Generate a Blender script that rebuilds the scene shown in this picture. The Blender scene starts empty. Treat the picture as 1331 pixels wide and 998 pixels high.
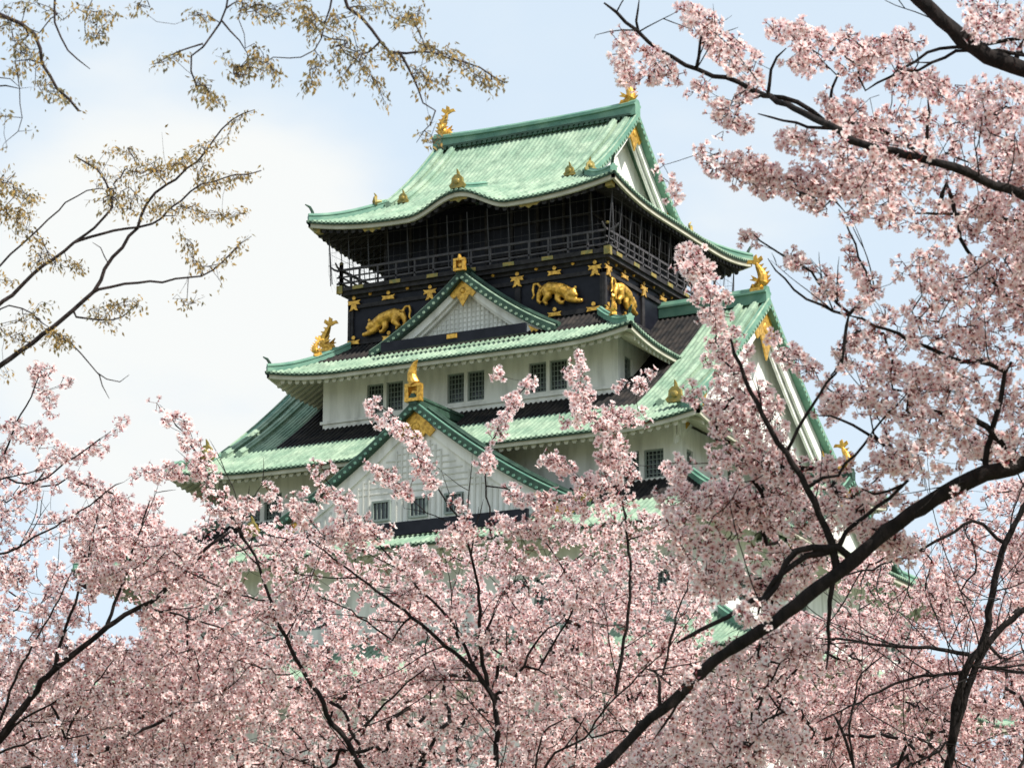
import bpy, math, random
import numpy as np
from mathutils import Vector, Matrix
random.seed(11); rng = np.random.default_rng(11)
S = bpy.context.scene; COL = S.collection
rad = math.radians

# ------------------------------------------------------------------ camera
YAW, PIT, FPX = 0.48294, 0.25055, 3800.0
CAMP = np.array([66.195, -128.817, 1.6])
FW = np.array([-math.sin(YAW)*math.cos(PIT), math.cos(YAW)*math.cos(PIT), math.sin(PIT)])
RT = np.array([math.cos(YAW), math.sin(YAW), 0.0]); UP = np.cross(RT, FW)
cd = bpy.data.cameras.new('camera'); cam = bpy.data.objects.new('camera', cd); COL.objects.link(cam)
cam.matrix_world = Matrix(((RT[0], UP[0], -FW[0], CAMP[0]), (RT[1], UP[1], -FW[1], CAMP[1]),
                           (RT[2], UP[2], -FW[2], CAMP[2]), (0, 0, 0, 1)))
cd.sensor_width = 36.0; cd.lens = FPX/1331*36; cd.clip_start = 0.1; cd.clip_end = 6000
cd.dof.use_dof = True; cd.dof.focus_distance = 26; cd.dof.aperture_fstop = 15
S.camera = cam
def at(px, py, d):                       # the point d metres in front of the camera that the photo shows at (px, py)
    return CAMP + (FW*FPX + RT*(px-665.5) - UP*(py-499))*(d/FPX)

# ------------------------------------------------------------------ sky, sun, exposure
SUN_AZ = (0.97, -0.17); SUN_EL = rad(47)
sd = np.array([SUN_AZ[0]*math.cos(SUN_EL), SUN_AZ[1]*math.cos(SUN_EL), math.sin(SUN_EL)]); sd /= np.linalg.norm(sd)
W = bpy.data.worlds.new('World'); S.world = W; W.use_nodes = True
nt = W.node_tree; N = nt.nodes; L = nt.links
bg = N['Background']; bg.inputs[1].default_value = 0.10
sky = N.new('ShaderNodeTexSky'); sky.sky_type = 'NISHITA'; sky.sun_disc = False
sky.sun_elevation = SUN_EL; sky.sun_rotation = math.atan2(sd[0], sd[1])
sky.air_density = 1.0; sky.dust_density = 1.6; sky.ozone_density = 1.0
tc = N.new('ShaderNodeTexCoord')
mp = N.new('ShaderNodeMapping'); mp.inputs['Scale'].default_value = (1, 1, 2.2)
nz = N.new('ShaderNodeTexNoise'); nz.inputs['Scale'].default_value = 9.0; nz.inputs['Detail'].default_value = 5; nz.inputs['Roughness'].default_value = 0.5
mp.inputs['Location'].default_value = (0.3, 0.15, 0.0)
L.new(tc.outputs['Generated'], mp.inputs[0]); L.new(mp.outputs[0], nz.inputs['Vector'])
# a broad bank of thin bright cloud stands in the north-west, low in the sky
dt = N.new('ShaderNodeVectorMath'); dt.operation = 'DOT_PRODUCT'
cdir = FW*FPX + RT*(230-665.5) - UP*(400-499); cdir /= np.linalg.norm(cdir)
dt.inputs[1].default_value = tuple(cdir); L.new(tc.outputs['Generated'], dt.inputs[0])
mr = N.new('ShaderNodeMapRange'); mr.inputs[1].default_value = math.cos(rad(6.5)); mr.inputs[2].default_value = math.cos(rad(0.3)); mr.interpolation_type = 'SMOOTHSTEP'
L.new(dt.outputs['Value'], mr.inputs[0])
ad = N.new('ShaderNodeMath'); ad.operation = 'MULTIPLY_ADD'; L.new(mr.outputs[0], ad.inputs[0]); ad.inputs[1].default_value = 0.55; L.new(nz.outputs['Fac'], ad.inputs[2])
cr = N.new('ShaderNodeMapRange'); cr.inputs[1].default_value = 0.45; cr.inputs[2].default_value = 1.0; cr.interpolation_type = 'SMOOTHSTEP'
L.new(ad.outputs[0], cr.inputs[0])
mx = N.new('ShaderNodeMix'); mx.data_type = 'RGBA'; L.new(cr.outputs[0], mx.inputs['Factor'])
hz = N.new('ShaderNodeMix'); hz.data_type = 'RGBA'; hz.inputs['Factor'].default_value = 0.8   # thin high haze over the whole sky
L.new(sky.outputs[0], hz.inputs['A']); hz.inputs['B'].default_value = (5.65, 6.55, 7.35, 1)
L.new(hz.outputs['Result'], mx.inputs['A']); mx.inputs['B'].default_value = (6.5, 6.65, 6.6, 1)
L.new(mx.outputs['Result'], bg.inputs[0])
sl = bpy.data.lights.new('sun', 'SUN'); sl.energy = 5.0; sl.angle = rad(0.53); sl.color = (1, 0.94, 0.85)
so = bpy.data.objects.new('sun', sl); COL.objects.link(so)
so.rotation_euler = Vector(sd).to_track_quat('Z', 'Y').to_euler()
vs = S.view_settings; vs.view_transform = 'Standard'; vs.look = 'None'; vs.gamma = 1; vs.use_curve_mapping = False
vs.exposure = 0.54
S.cycles.max_bounces = 12; S.cycles.diffuse_bounces = 9; S.cycles.transmission_bounces = 12; S.cycles.transparent_max_bounces = 4; S.cycles.use_denoising = True

# ------------------------------------------------------------------ materials
def mat(name, col, rough=0.7, metal=0.0, var=0.0, scale=2.0, col2=None, bump=0.0, detail=5, stretch=None, lo=0.35, hi=0.68, spec=0.3):
    m = bpy.data.materials.new(name); m.use_nodes = True; t = m.node_tree; b = t.nodes['Principled BSDF']
    b.inputs['Base Color'].default_value = (*col, 1); b.inputs['Roughness'].default_value = rough; b.inputs['Metallic'].default_value = metal
    b.inputs['Specular IOR Level'].default_value = spec
    if col2 is not None or bump:
        c = t.nodes.new('ShaderNodeTexCoord'); n = t.nodes.new('ShaderNodeTexNoise'); n.inputs['Scale'].default_value = scale; n.inputs['Detail'].default_value = detail
        src = c.outputs['Object']
        if stretch:
            q = t.nodes.new('ShaderNodeMapping'); q.inputs['Scale'].default_value = stretch; t.links.new(src, q.inputs[0]); src = q.outputs[0]
        t.links.new(src, n.inputs['Vector'])
        if col2 is not None:
            r = t.nodes.new('ShaderNodeMapRange'); r.inputs[1].default_value = lo; r.inputs[2].default_value = hi; t.links.new(n.outputs['Fac'], r.inputs[0])
            x = t.nodes.new('ShaderNodeMix'); x.data_type = 'RGBA'; x.inputs['A'].default_value = (*col, 1); x.inputs['B'].default_value = (*col2, 1)
            t.links.new(r.outputs[0], x.inputs['Factor']); t.links.new(x.outputs['Result'], b.inputs['Base Color'])
        if bump:
            u = t.nodes.new('ShaderNodeBump'); u.inputs['Strength'].default_value = bump; u.inputs['Distance'].default_value = 0.02
            t.links.new(n.outputs['Fac'], u.inputs['Height']); t.links.new(u.outputs[0], b.inputs['Normal'])
    return m
M = {}
M['tile'] = mat('copper_patina_tiles', (0.185, 0.29, 0.21), 0.7, 0, col2=(0.32, 0.415, 0.31), scale=0.9, detail=10, bump=0.25)
def patina(m, dark):
    t = m.node_tree; b = t.nodes['Principled BSDF']; old = b.inputs['Base Color'].links[0].from_socket
    c = t.nodes.new('ShaderNodeTexCoord'); sp = t.nodes.new('ShaderNodeSeparateXYZ'); t.links.new(c.outputs['Object'], sp.inputs[0])
    f = t.nodes.new('ShaderNodeMath'); f.operation = 'MULTIPLY'; f.inputs[1].default_value = 5.2; t.links.new(sp.outputs['Z'], f.inputs[0])
    fr = t.nodes.new('ShaderNodeMath'); fr.operation = 'FRACT'; t.links.new(f.outputs[0], fr.inputs[0])
    lt = t.nodes.new('ShaderNodeMath'); lt.operation = 'LESS_THAN'; lt.inputs[1].default_value = 0.14; t.links.new(fr.outputs[0], lt.inputs[0])
    n = t.nodes.new('ShaderNodeTexNoise'); n.inputs['Scale'].default_value = 1.0; n.inputs['Detail'].default_value = 9; n.inputs['Roughness'].default_value = 0.65
    q = t.nodes.new('ShaderNodeMapping'); q.inputs['Scale'].default_value = (3.2, 1.6, 0.35); t.links.new(c.outputs['Object'], q.inputs[0]); t.links.new(q.outputs[0], n.inputs['Vector'])
    r = t.nodes.new('ShaderNodeMapRange'); r.inputs[1].default_value = 0.46; r.inputs[2].default_value = 0.70; t.links.new(n.outputs['Fac'], r.inputs[0])
    mj = t.nodes.new('ShaderNodeMath'); mj.operation = 'MULTIPLY'; mj.inputs[1].default_value = 0.22; t.links.new(lt.outputs[0], mj.inputs[0])
    ms = t.nodes.new('ShaderNodeMath'); ms.operation = 'MULTIPLY_ADD'; ms.inputs[1].default_value = 0.70; t.links.new(r.outputs[0], ms.inputs[0]); t.links.new(mj.outputs[0], ms.inputs[2])
    x = t.nodes.new('ShaderNodeMix'); x.data_type = 'RGBA'; t.links.new(ms.outputs[0], x.inputs['Factor']); t.links.new(old, x.inputs['A']); x.inputs['B'].default_value = (*dark, 1)
    t.links.new(x.outputs['Result'], b.inputs['Base Color'])
patina(M['tile'], (0.07, 0.125, 0.09))
M['teal'] = mat('copper_patina_ridge', (0.09, 0.21, 0.16), 0.6, 0, col2=(0.17, 0.31, 0.23), scale=1.6, detail=7, bump=0.25)
M['deep'] = mat('copper_patina_dark', (0.018, 0.042, 0.030), 0.6, 0, col2=(0.04, 0.085, 0.06), scale=2.2, detail=6)
M['copper'] = mat('dark_brown_copper', (0.010, 0.011, 0.013), 0.75, 0, col2=(0.042, 0.036, 0.033), scale=1.6, detail=7, bump=0.2, spec=.15)
M['plaster'] = mat('white_plaster', (0.54, 0.54, 0.51), 0.85, 0, col2=(0.78, 0.775, 0.745), scale=1.3, detail=9, bump=0.1, stretch=(1.6, 1.6, 0.28), lo=.3, hi=.56)
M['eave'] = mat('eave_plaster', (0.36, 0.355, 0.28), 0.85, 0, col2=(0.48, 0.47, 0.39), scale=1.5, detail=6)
M['lacquer'] = mat('black_lacquer', (0.006, 0.007, 0.012), 0.45, 0, col2=(0.012, 0.013, 0.02), scale=2, spec=.18)
M['wood'] = mat('dark_timber', (0.018, 0.017, 0.019), 0.7, 0, col2=(0.04, 0.038, 0.040), scale=3, spec=.15)
M['wire'] = mat('net_wire', (0.055, 0.055, 0.06), 0.5, 0.0)
M['gold'] = mat('gold_leaf', (0.80, 0.47, 0.085), 0.38, 0.6, col2=(0.36, 0.19, 0.03), scale=7, bump=0.9, spec=0.5, detail=8)
M['oldgold'] = mat('weathered_gold', (0.34, 0.24, 0.06), 0.5, 0.35, col2=(0.16, 0.17, 0.07), scale=5, bump=0.4)
M['glass'] = mat('window_glass', (0.035, 0.045, 0.045), 0.15, 0, spec=0.5)
M['bars'] = mat('window_bars', (0.22, 0.26, 0.24), 0.6)
M['lattice'] = mat('lattice_plaster', (0.56, 0.56, 0.52), 0.8)
M['rail'] = mat('grey_timber', (0.050, 0.048, 0.056), 0.7, 0, col2=(0.085, 0.08, 0.085), scale=3)
M['stone'] = mat('granite_blocks', (0.26, 0.24, 0.21), 0.9, 0, col2=(0.36, 0.34, 0.30), scale=0.7, bump=0.6)
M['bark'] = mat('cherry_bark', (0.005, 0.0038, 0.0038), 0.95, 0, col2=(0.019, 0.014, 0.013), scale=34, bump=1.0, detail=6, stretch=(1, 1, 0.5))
M['bark2'] = mat('smooth_bark', (0.022, 0.015, 0.016), 0.9, 0, col2=(0.05, 0.036, 0.036), scale=30, bump=0.5)
M['ground'] = mat('castle_ground', (0.20, 0.17, 0.12), 0.95, 0, col2=(0.09, 0.12, 0.045), scale=0.12, bump=0.3)

def tinted(name, rough, trans, tname='tint', tr_gain=1.0):
    m = bpy.data.materials.new(name); m.use_nodes = True; t = m.node_tree; t.nodes.remove(t.nodes['Principled BSDF'])
    a = t.nodes.new('ShaderNodeAttribute'); a.attribute_name = tname
    d = t.nodes.new('ShaderNodeBsdfDiffuse'); r = t.nodes.new('ShaderNodeBsdfTranslucent'); x = t.nodes.new('ShaderNodeMixShader')
    x.inputs[0].default_value = trans
    t.links.new(a.outputs['Color'], d.inputs['Color']); t.links.new(a.outputs['Color'], r.inputs['Color'])
    t.links.new(d.outputs[0], x.inputs[1]); t.links.new(r.outputs[0], x.inputs[2]); t.links.new(x.outputs[0], t.nodes['Material Output'].inputs[0])
    return m
M['petal'] = tinted('cherry_petals', 0.8, 0.44)
M['leaf'] = tinted('young_leaves', 0.7, 0.38)

# ------------------------------------------------------------------ mesh helpers
class MB:
    def __init__(s): s.v = []; s.f = []
    def add(s, vs, fs):
        o = len(s.v); s.v += [tuple(map(float, p)) for p in vs]; s.f += [tuple(i+o for i in f) for f in fs]; return s
    def box(s, c, d, X=(1, 0, 0), Y=(0, 1, 0), Z=(0, 0, 1)):
        c = np.array(c, float); X, Y, Z = (np.array(q, float) for q in (X, Y, Z)); h = np.array(d)/2
        vs = [c+X*h[0]*i+Y*h[1]*j+Z*h[2]*k for i in (-1, 1) for j in (-1, 1) for k in (-1, 1)]
        return s.add(vs, [(0, 1, 3, 2), (4, 6, 7, 5), (0, 4, 5, 1), (2, 3, 7, 6), (0, 2, 6, 4), (1, 5, 7, 3)])
    def grid(s, P, close=False):
        P = np.asarray(P, float); m, n = P.shape[:2]
        fs = [(i*n+j, i*n+j+1, (i+1)*n+j+1, (i+1)*n+j) for i in range(m-1) for j in range(n-1)]
        if close: fs += [(i*n+n-1, i*n, (i+1)*n, (i+1)*n+n-1) for i in range(m-1)]
        return s.add(P.reshape(-1, 3), fs)
    def tube(s, path, r, n=6, cap=True):
        path = np.asarray(path, float); m = len(path); r = np.broadcast_to(np.asarray(r, float), (m,))
        tg = np.gradient(path, axis=0); tg /= np.linalg.norm(tg, axis=1)[:, None]+1e-12
        a = np.array([0, 0, 1.0]) if abs(tg[0][2]) < 0.9 else np.array([1.0, 0, 0])
        u = np.cross(tg[0], a); u /= np.linalg.norm(u); P = np.zeros((m, n, 3)); an = np.arange(n)*2*math.pi/n
        for i in range(m):
            u = u-tg[i]*(u@tg[i]); u /= np.linalg.norm(u)+1e-12; w = np.cross(tg[i], u)
            P[i] = path[i]+r[i]*(np.cos(an)[:, None]*u+np.sin(an)[:, None]*w)
        s.grid(P, True)
        if cap:
            o = len(s.v)-m*n; s.f += [tuple(o+k for k in range(n))[::-1], tuple(o+(m-1)*n+k for k in range(n))]
        return s
    def sweep(s, path, out, prof):       # closed profile of (outward, up) pairs carried along a path
        path = np.asarray(path, float); out = np.asarray(out, float)
        if out.ndim == 1: out = np.broadcast_to(out, path.shape)
        P = np.array([[p+o*a+np.array([0, 0, b]) for a, b in prof] for p, o in zip(path, out)])
        s.grid(P, True); k = len(prof); o = len(s.v)-len(path)*k
        s.f += [tuple(o+i for i in range(k))[::-1], tuple(o+(len(path)-1)*k+i for i in range(k))]
        return s
    def prism(s, poly, o, X, Y, Z, t):   # flat outline (x, y) with thickness t along Z
        o, X, Y, Z = (np.array(q, float) for q in (o, X, Y, Z)); n = len(poly)
        a = [o+X*x+Y*y for x, y in poly]; b = [p+Z*t for p in a]
        return s.add(a+b, [tuple(range(n))[::-1], tuple(range(n, 2*n))]+[(i, (i+1) % n, n+(i+1) % n, n+i) for i in range(n)])
    def ball(s, c, r, X=(1, 0, 0), Y=(0, 1, 0), Z=(0, 0, 1), m=6, n=9):
        c = np.array(c, float); A = np.array([X, Y, Z], float); r = np.broadcast_to(np.array(r, float), (3,))
        P = np.zeros((m+1, n, 3))
        for i in range(m+1):
            th = math.pi*min(max(i/m, 0.002), 0.998)
            for j in range(n):
                ph = 2*math.pi*j/n
                q = np.array([math.sin(th)*math.cos(ph), math.sin(th)*math.sin(ph), math.cos(th)])*r
                P[i, j] = c+q@A
        return s.grid(P, True)
    def build(s, name, m, parent=None, smooth=False, label=None):
        me = bpy.data.meshes.new(name); me.from_pydata(s.v, [], s.f); me.validate(); me.materials.append(m)
        if smooth: me.shade_smooth()
        o = bpy.data.objects.new(name, me); COL.objects.link(o)
        if parent: o.parent = parent
        if label: o['label'] = label
        return o
def thing(name, label, cat, loc=(0, 0, 0), group=None):
    o = bpy.data.objects.new(name, None); COL.objects.link(o); o.location = loc; o['label'] = label; o['category'] = cat
    if group: o['group'] = group
    return o
def tag(o, label, cat, group=None):
    o['label'] = label; o['category'] = cat
    if group: o['group'] = group
    return o
def structure(o): o['kind'] = 'structure'; return o

# ------------------------------------------------------------------ ground
g = MB(); R_ = [0, 30, 80, 160, 300, 700, 1600, 3200]
P = np.zeros((len(R_), 48, 3))
for i, r in enumerate(R_):
    for j in range(48):
        a = 2*math.pi*j/48; P[i, j] = (r*math.cos(a), r*math.sin(a), 0.0)
g.grid(P, True); structure(g.build('ground', M['ground']))

# ------------------------------------------------------------------ castle keep
castle = thing('castle_keep', 'tall white and black castle keep with stacked green copper roofs and gold ornaments', 'castle')
SIDES = [((1, 0, 0), (0, 1, 0)), ((0, 1, 0), (-1, 0, 0)), ((-1, 0, 0), (0, -1, 0)), ((0, -1, 0), (1, 0, 0))]
class Roof:
    def __init__(s, A, B, zc, H, D, c=0.35, U=0.5, Q=5.0, bump=None):
        s.A, s.B, s.ze, s.H, s.D, s.c, s.U, s.Q, s.bump = A, B, zc-U, H, D, c, U, Q, bump
    def Ls(s, k): return s.A if k % 2 == 0 else s.B
    def off(s, k): return s.B if k % 2 == 0 else s.A
    def z(s, k, q, d):
        t = d/s.D; L_ = s.Ls(k); u = max(0.0, 1-(L_-abs(q))/s.Q); w = max(0.0, 1-d/s.Q)
        z = s.ze+s.H*((1-s.c)*t+s.c*t*t)+s.U*u**2.2*w**1.6
        if s.bump and k % 2 == 0:
            K, hw, bd = s.bump; x = abs(q)/hw
            if x < 1 and d < bd: z += K*(0.5+0.5*math.cos(math.pi*x))**1.05*(1-d/bd)**0.8
        return z
    def p(s, k, q, d, dz=0.0):
        X, I = SIDES[k]; o = s.off(k)
        return np.array(X)*q-np.array(I)*(o-d)+np.array([0, 0, s.z(k, q, d)+dz])
    def out(s, k): return -np.array(SIDES[k][1], float)
RIB = [(-0.5, 0), (-0.27, 0.0), (-0.2, 0.7), (0, 1.0), (0.2, 0.7), (0.27, 0.0)]
def slope(mb, R, k, q0, q1, dm, n=12, w=0.27, h=0.075, d0=0.0, eb=None):
    nr = max(1, round((q1-q0)/w)); w = (q1-q0)/nr
    cols = [(q0+(i+0.5)*w+a*w, b*h) for i in range(nr) for a, b in RIB]+[(q1, 0)]
    cols = [c for c in cols if dm(c[0]) > d0+0.02]
    if len(cols) < 2: return
    mb.grid(np.array([[R.p(k, q, d0+(dm(q)-d0)*(j/(n-1)), b) for q, b in cols] for j in range(n)]))
    if eb is not None:   # drip edge below the tile ends
        eb.grid(np.array([[R.p(k, q, 0, b), R.p(k, q, 0.03, -0.14)] for q, b in cols]))
        O = R.out(k); X = np.array(SIDES[k][0], float)
        for i in range(nr):
            q = q0+(i+0.5)*w
            if dm(q) > .1: mb.prism([(.075*math.cos(t), .075*math.sin(t)) for t in np.arange(6)*math.pi/3], R.p(k, q, 0.0, 0.0), X, (0, 0, 1), O, .03)
RIDGE = lambda w, h: [(-w/2, 0), (-w/2, h*.55), (-w*.62, h*.6), (-w*.62, h*.72), (-w*.32, h*.78), (-w*.2, h), (w*.2, h), (w*.32, h*.78), (w*.62, h*.72), (w*.62, h*.6), (w/2, h*.55), (w/2, 0)]
def hips(R, part, d1, w, h, d0=0.1, n=14):   # the four ridges running down the hips, each its own part
    for kx in (1, 3):
        for ky in (0, 2):
            sx = 1 if kx == 1 else -1; sy = -1 if ky == 0 else 1
            path = [(sx*(R.A-d), sy*(R.B-d), R.z(ky, R.A-d, d)-0.05) for d in np.linspace(d0, d1, n)]
            MB().sweep(path, np.array([sy, -sx, 0])/math.sqrt(2), RIDGE(w, h)).build('hip_ridge', M['teal'], part)
def dripedge(part, eb): eb.build('drip_edge', M['deep'], part)
def eaves(R, part, over, dark=False, rafter=True, n=60, sides=(0, 1, 2, 3)):
    f = MB(); s2 = MB(); r = MB()
    for k in sides:
        L_ = R.Ls(k); qs = np.linspace(-L_+0.10, L_-0.10, n)
        f.sweep([R.p(k, q, 0.10) for q in qs], R.out(k), [(0, -0.14), (0, -0.36), (-0.14, -0.36), (-0.14, -0.14)])
        qs2 = np.linspace(-L_+0.34, L_-0.34, n)
        rows = []
        for d in np.linspace(0.22, over+0.1, 4):
            rows.append([R.p(k, q*(L_-d)/L_, d, -0.36+(0 if dark else -0.02)) for q in np.linspace(-L_, L_, n)])
        s2.grid(rows)
        if rafter:
            st = 0.42; m = int(2*(L_-0.5)/st)
            for i in range(m+1):
                q = -(L_-0.5)+i*2*(L_-0.5)/m; X = np.array(SIDES[k][0], float)
                dm = min(over, L_-abs(q))
                if dm < 0.75: continue
                p0 = R.p(k, q, 0.26, -0.37); p1 = R.p(k, q, dm, -0.37)
                hh = 0.24; ww = 0.125
                prof = [(-ww, 0), (-ww, -hh*.6), (-ww*.6, -hh), (ww*.6, -hh), (ww, -hh*.6), (ww, 0)]
                P = np.array([[b+X*a+np.array([0, 0, c]) for a, c in prof] for b in (p0, p1)])
                r.grid(P, True); o = len(r.v)-12; r.f.append(tuple(o+i for i in range(6)))
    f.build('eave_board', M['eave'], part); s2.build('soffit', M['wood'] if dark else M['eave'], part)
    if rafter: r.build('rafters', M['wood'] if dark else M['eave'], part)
def dark_band(part, mb):  # darker tiles from the cut distance up to the top of the slope
    if mb.v: mb.build('dark_copper_band', M['copper'], part, label='dark brown copper tiles on the upper slope')
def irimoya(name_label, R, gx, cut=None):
    a = MB(); e = MB(); c = MB()
    for k in (0, 2):
        full = lambda q: R.B
        if cut:
            cx, cd = cut
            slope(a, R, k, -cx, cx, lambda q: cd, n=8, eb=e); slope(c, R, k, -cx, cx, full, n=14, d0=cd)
            slope(a, R, k, cx, gx, full, n=20, eb=e); slope(a, R, k, -gx, -cx, full, n=20, eb=e)
        else: slope(a, R, k, -gx, gx, full, n=20, eb=e)
        slope(a, R, k, gx, R.A-0.05, lambda q: max(0, R.A-abs(q)), n=10, eb=e); slope(a, R, k, -R.A+0.05, -gx, lambda q: max(0, R.A-abs(q)), n=10, eb=e)
    for k in (1, 3): slope(a, R, k, -R.B+0.05, R.B-0.05, lambda q: min(R.A-gx+0.7, R.B-abs(q)), n=10, eb=e)
    o = a.build('roof', M['tile'], castle, label=name_label); dripedge(o, e); dark_band(o, c); return o
def hipped(name_label, R, dtop, cut=99):
    a = MB(); e = MB(); c = MB()
    for k in range(4):
        L_ = R.Ls(k); slope(a, R, k, -L_+0.05, L_-0.05, lambda q: min(dtop, L_-abs(q), cut), n=10, eb=e)
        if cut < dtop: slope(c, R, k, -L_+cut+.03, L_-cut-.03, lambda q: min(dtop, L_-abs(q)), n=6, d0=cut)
    o = a.build('roof', M['tile'], castle, label=name_label); dripedge(o, e); dark_band(o, c); return o
def walls(wa, wb, z0, z1, openings, label, m, th=0.3, extra=None):
    """openings: {side: [(q0,q1,z0,z1)]}; a wall ring with real recesses, windows set into them"""
    w = MB()
    for k in range(4):
        X, I = (np.array(q, float) for q in SIDES[k]); L_ = wa if k % 2 == 0 else wb; o = wb if k % 2 == 0 else wa
        op = openings.get(k, [])
        qs = sorted({-L_, L_, *[v for a in op for v in a[:2]]}); zs = sorted({z0, z1, *[v for a in op for v in a[2:]]})
        P = lambda q, z, dp=0.0: X*q-I*(o-dp)+np.array([0, 0, z])
        for i in range(len(qs)-1):
            for j in range(len(zs)-1):
                cq, cz = (qs[i]+qs[i+1])/2, (zs[j]+zs[j+1])/2
                if any(a[0] < cq < a[1] and a[2] < cz < a[3] for a in op): continue
                w.add([P(qs[i], zs[j]), P(qs[i+1], zs[j]), P(qs[i+1], zs[j+1]), P(qs[i], zs[j+1])], [(0, 1, 2, 3)])
        for q0, q1, a0, a1 in op:
            c = [(q0, a0), (q1, a0), (q1, a1), (q0, a1)]
            for i in range(4):
                p, r = c[i], c[(i+1) % 4]; w.add([P(*p), P(*r), P(*r, th), P(*p, th)], [(0, 1, 2, 3)])
            pane = MB().add([P(q0, a0, th-.02), P(q1, a0, th-.02), P(q1, a1, th-.02), P(q0, a1, th-.02)], [(0, 1, 2, 3)])
            win = MB(); bw = 0.035
            for fr in ((q0+.04, (a0+a1)/2, .08, a1-a0), (q1-.04, (a0+a1)/2, .08, a1-a0)): win.box(P(fr[0], fr[1], .13), (fr[2], .06, fr[3]-.004), X, I)
            for zz in (a0+.04, a1-.04): win.box(P((q0+q1)/2, zz, .13), (q1-q0-.17, .06, .08), X, I)
            wo = win.build('window', M['bars'], castle)
            pane.build('pane', M['glass'], wo)
            gr = MB(); nb = max(3, round((q1-q0)/.2)); mb_ = max(3, round((a1-a0)/.24))
            for i in range(1, nb): gr.box(P(q0+(q1-q0)*i/nb, (a0+a1)/2, .14), (bw, .03, a1-a0-.17), X, I)
            for i in range(1, mb_): gr.box(P((q0+q1)/2, a0+(a1-a0)*i/mb_, .17), (q1-q0-.17, .025, bw), X, I)
            gr.build('window_lattice', M['bars'], wo)
    return w.build('wall', m, castle, label=label)

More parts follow.
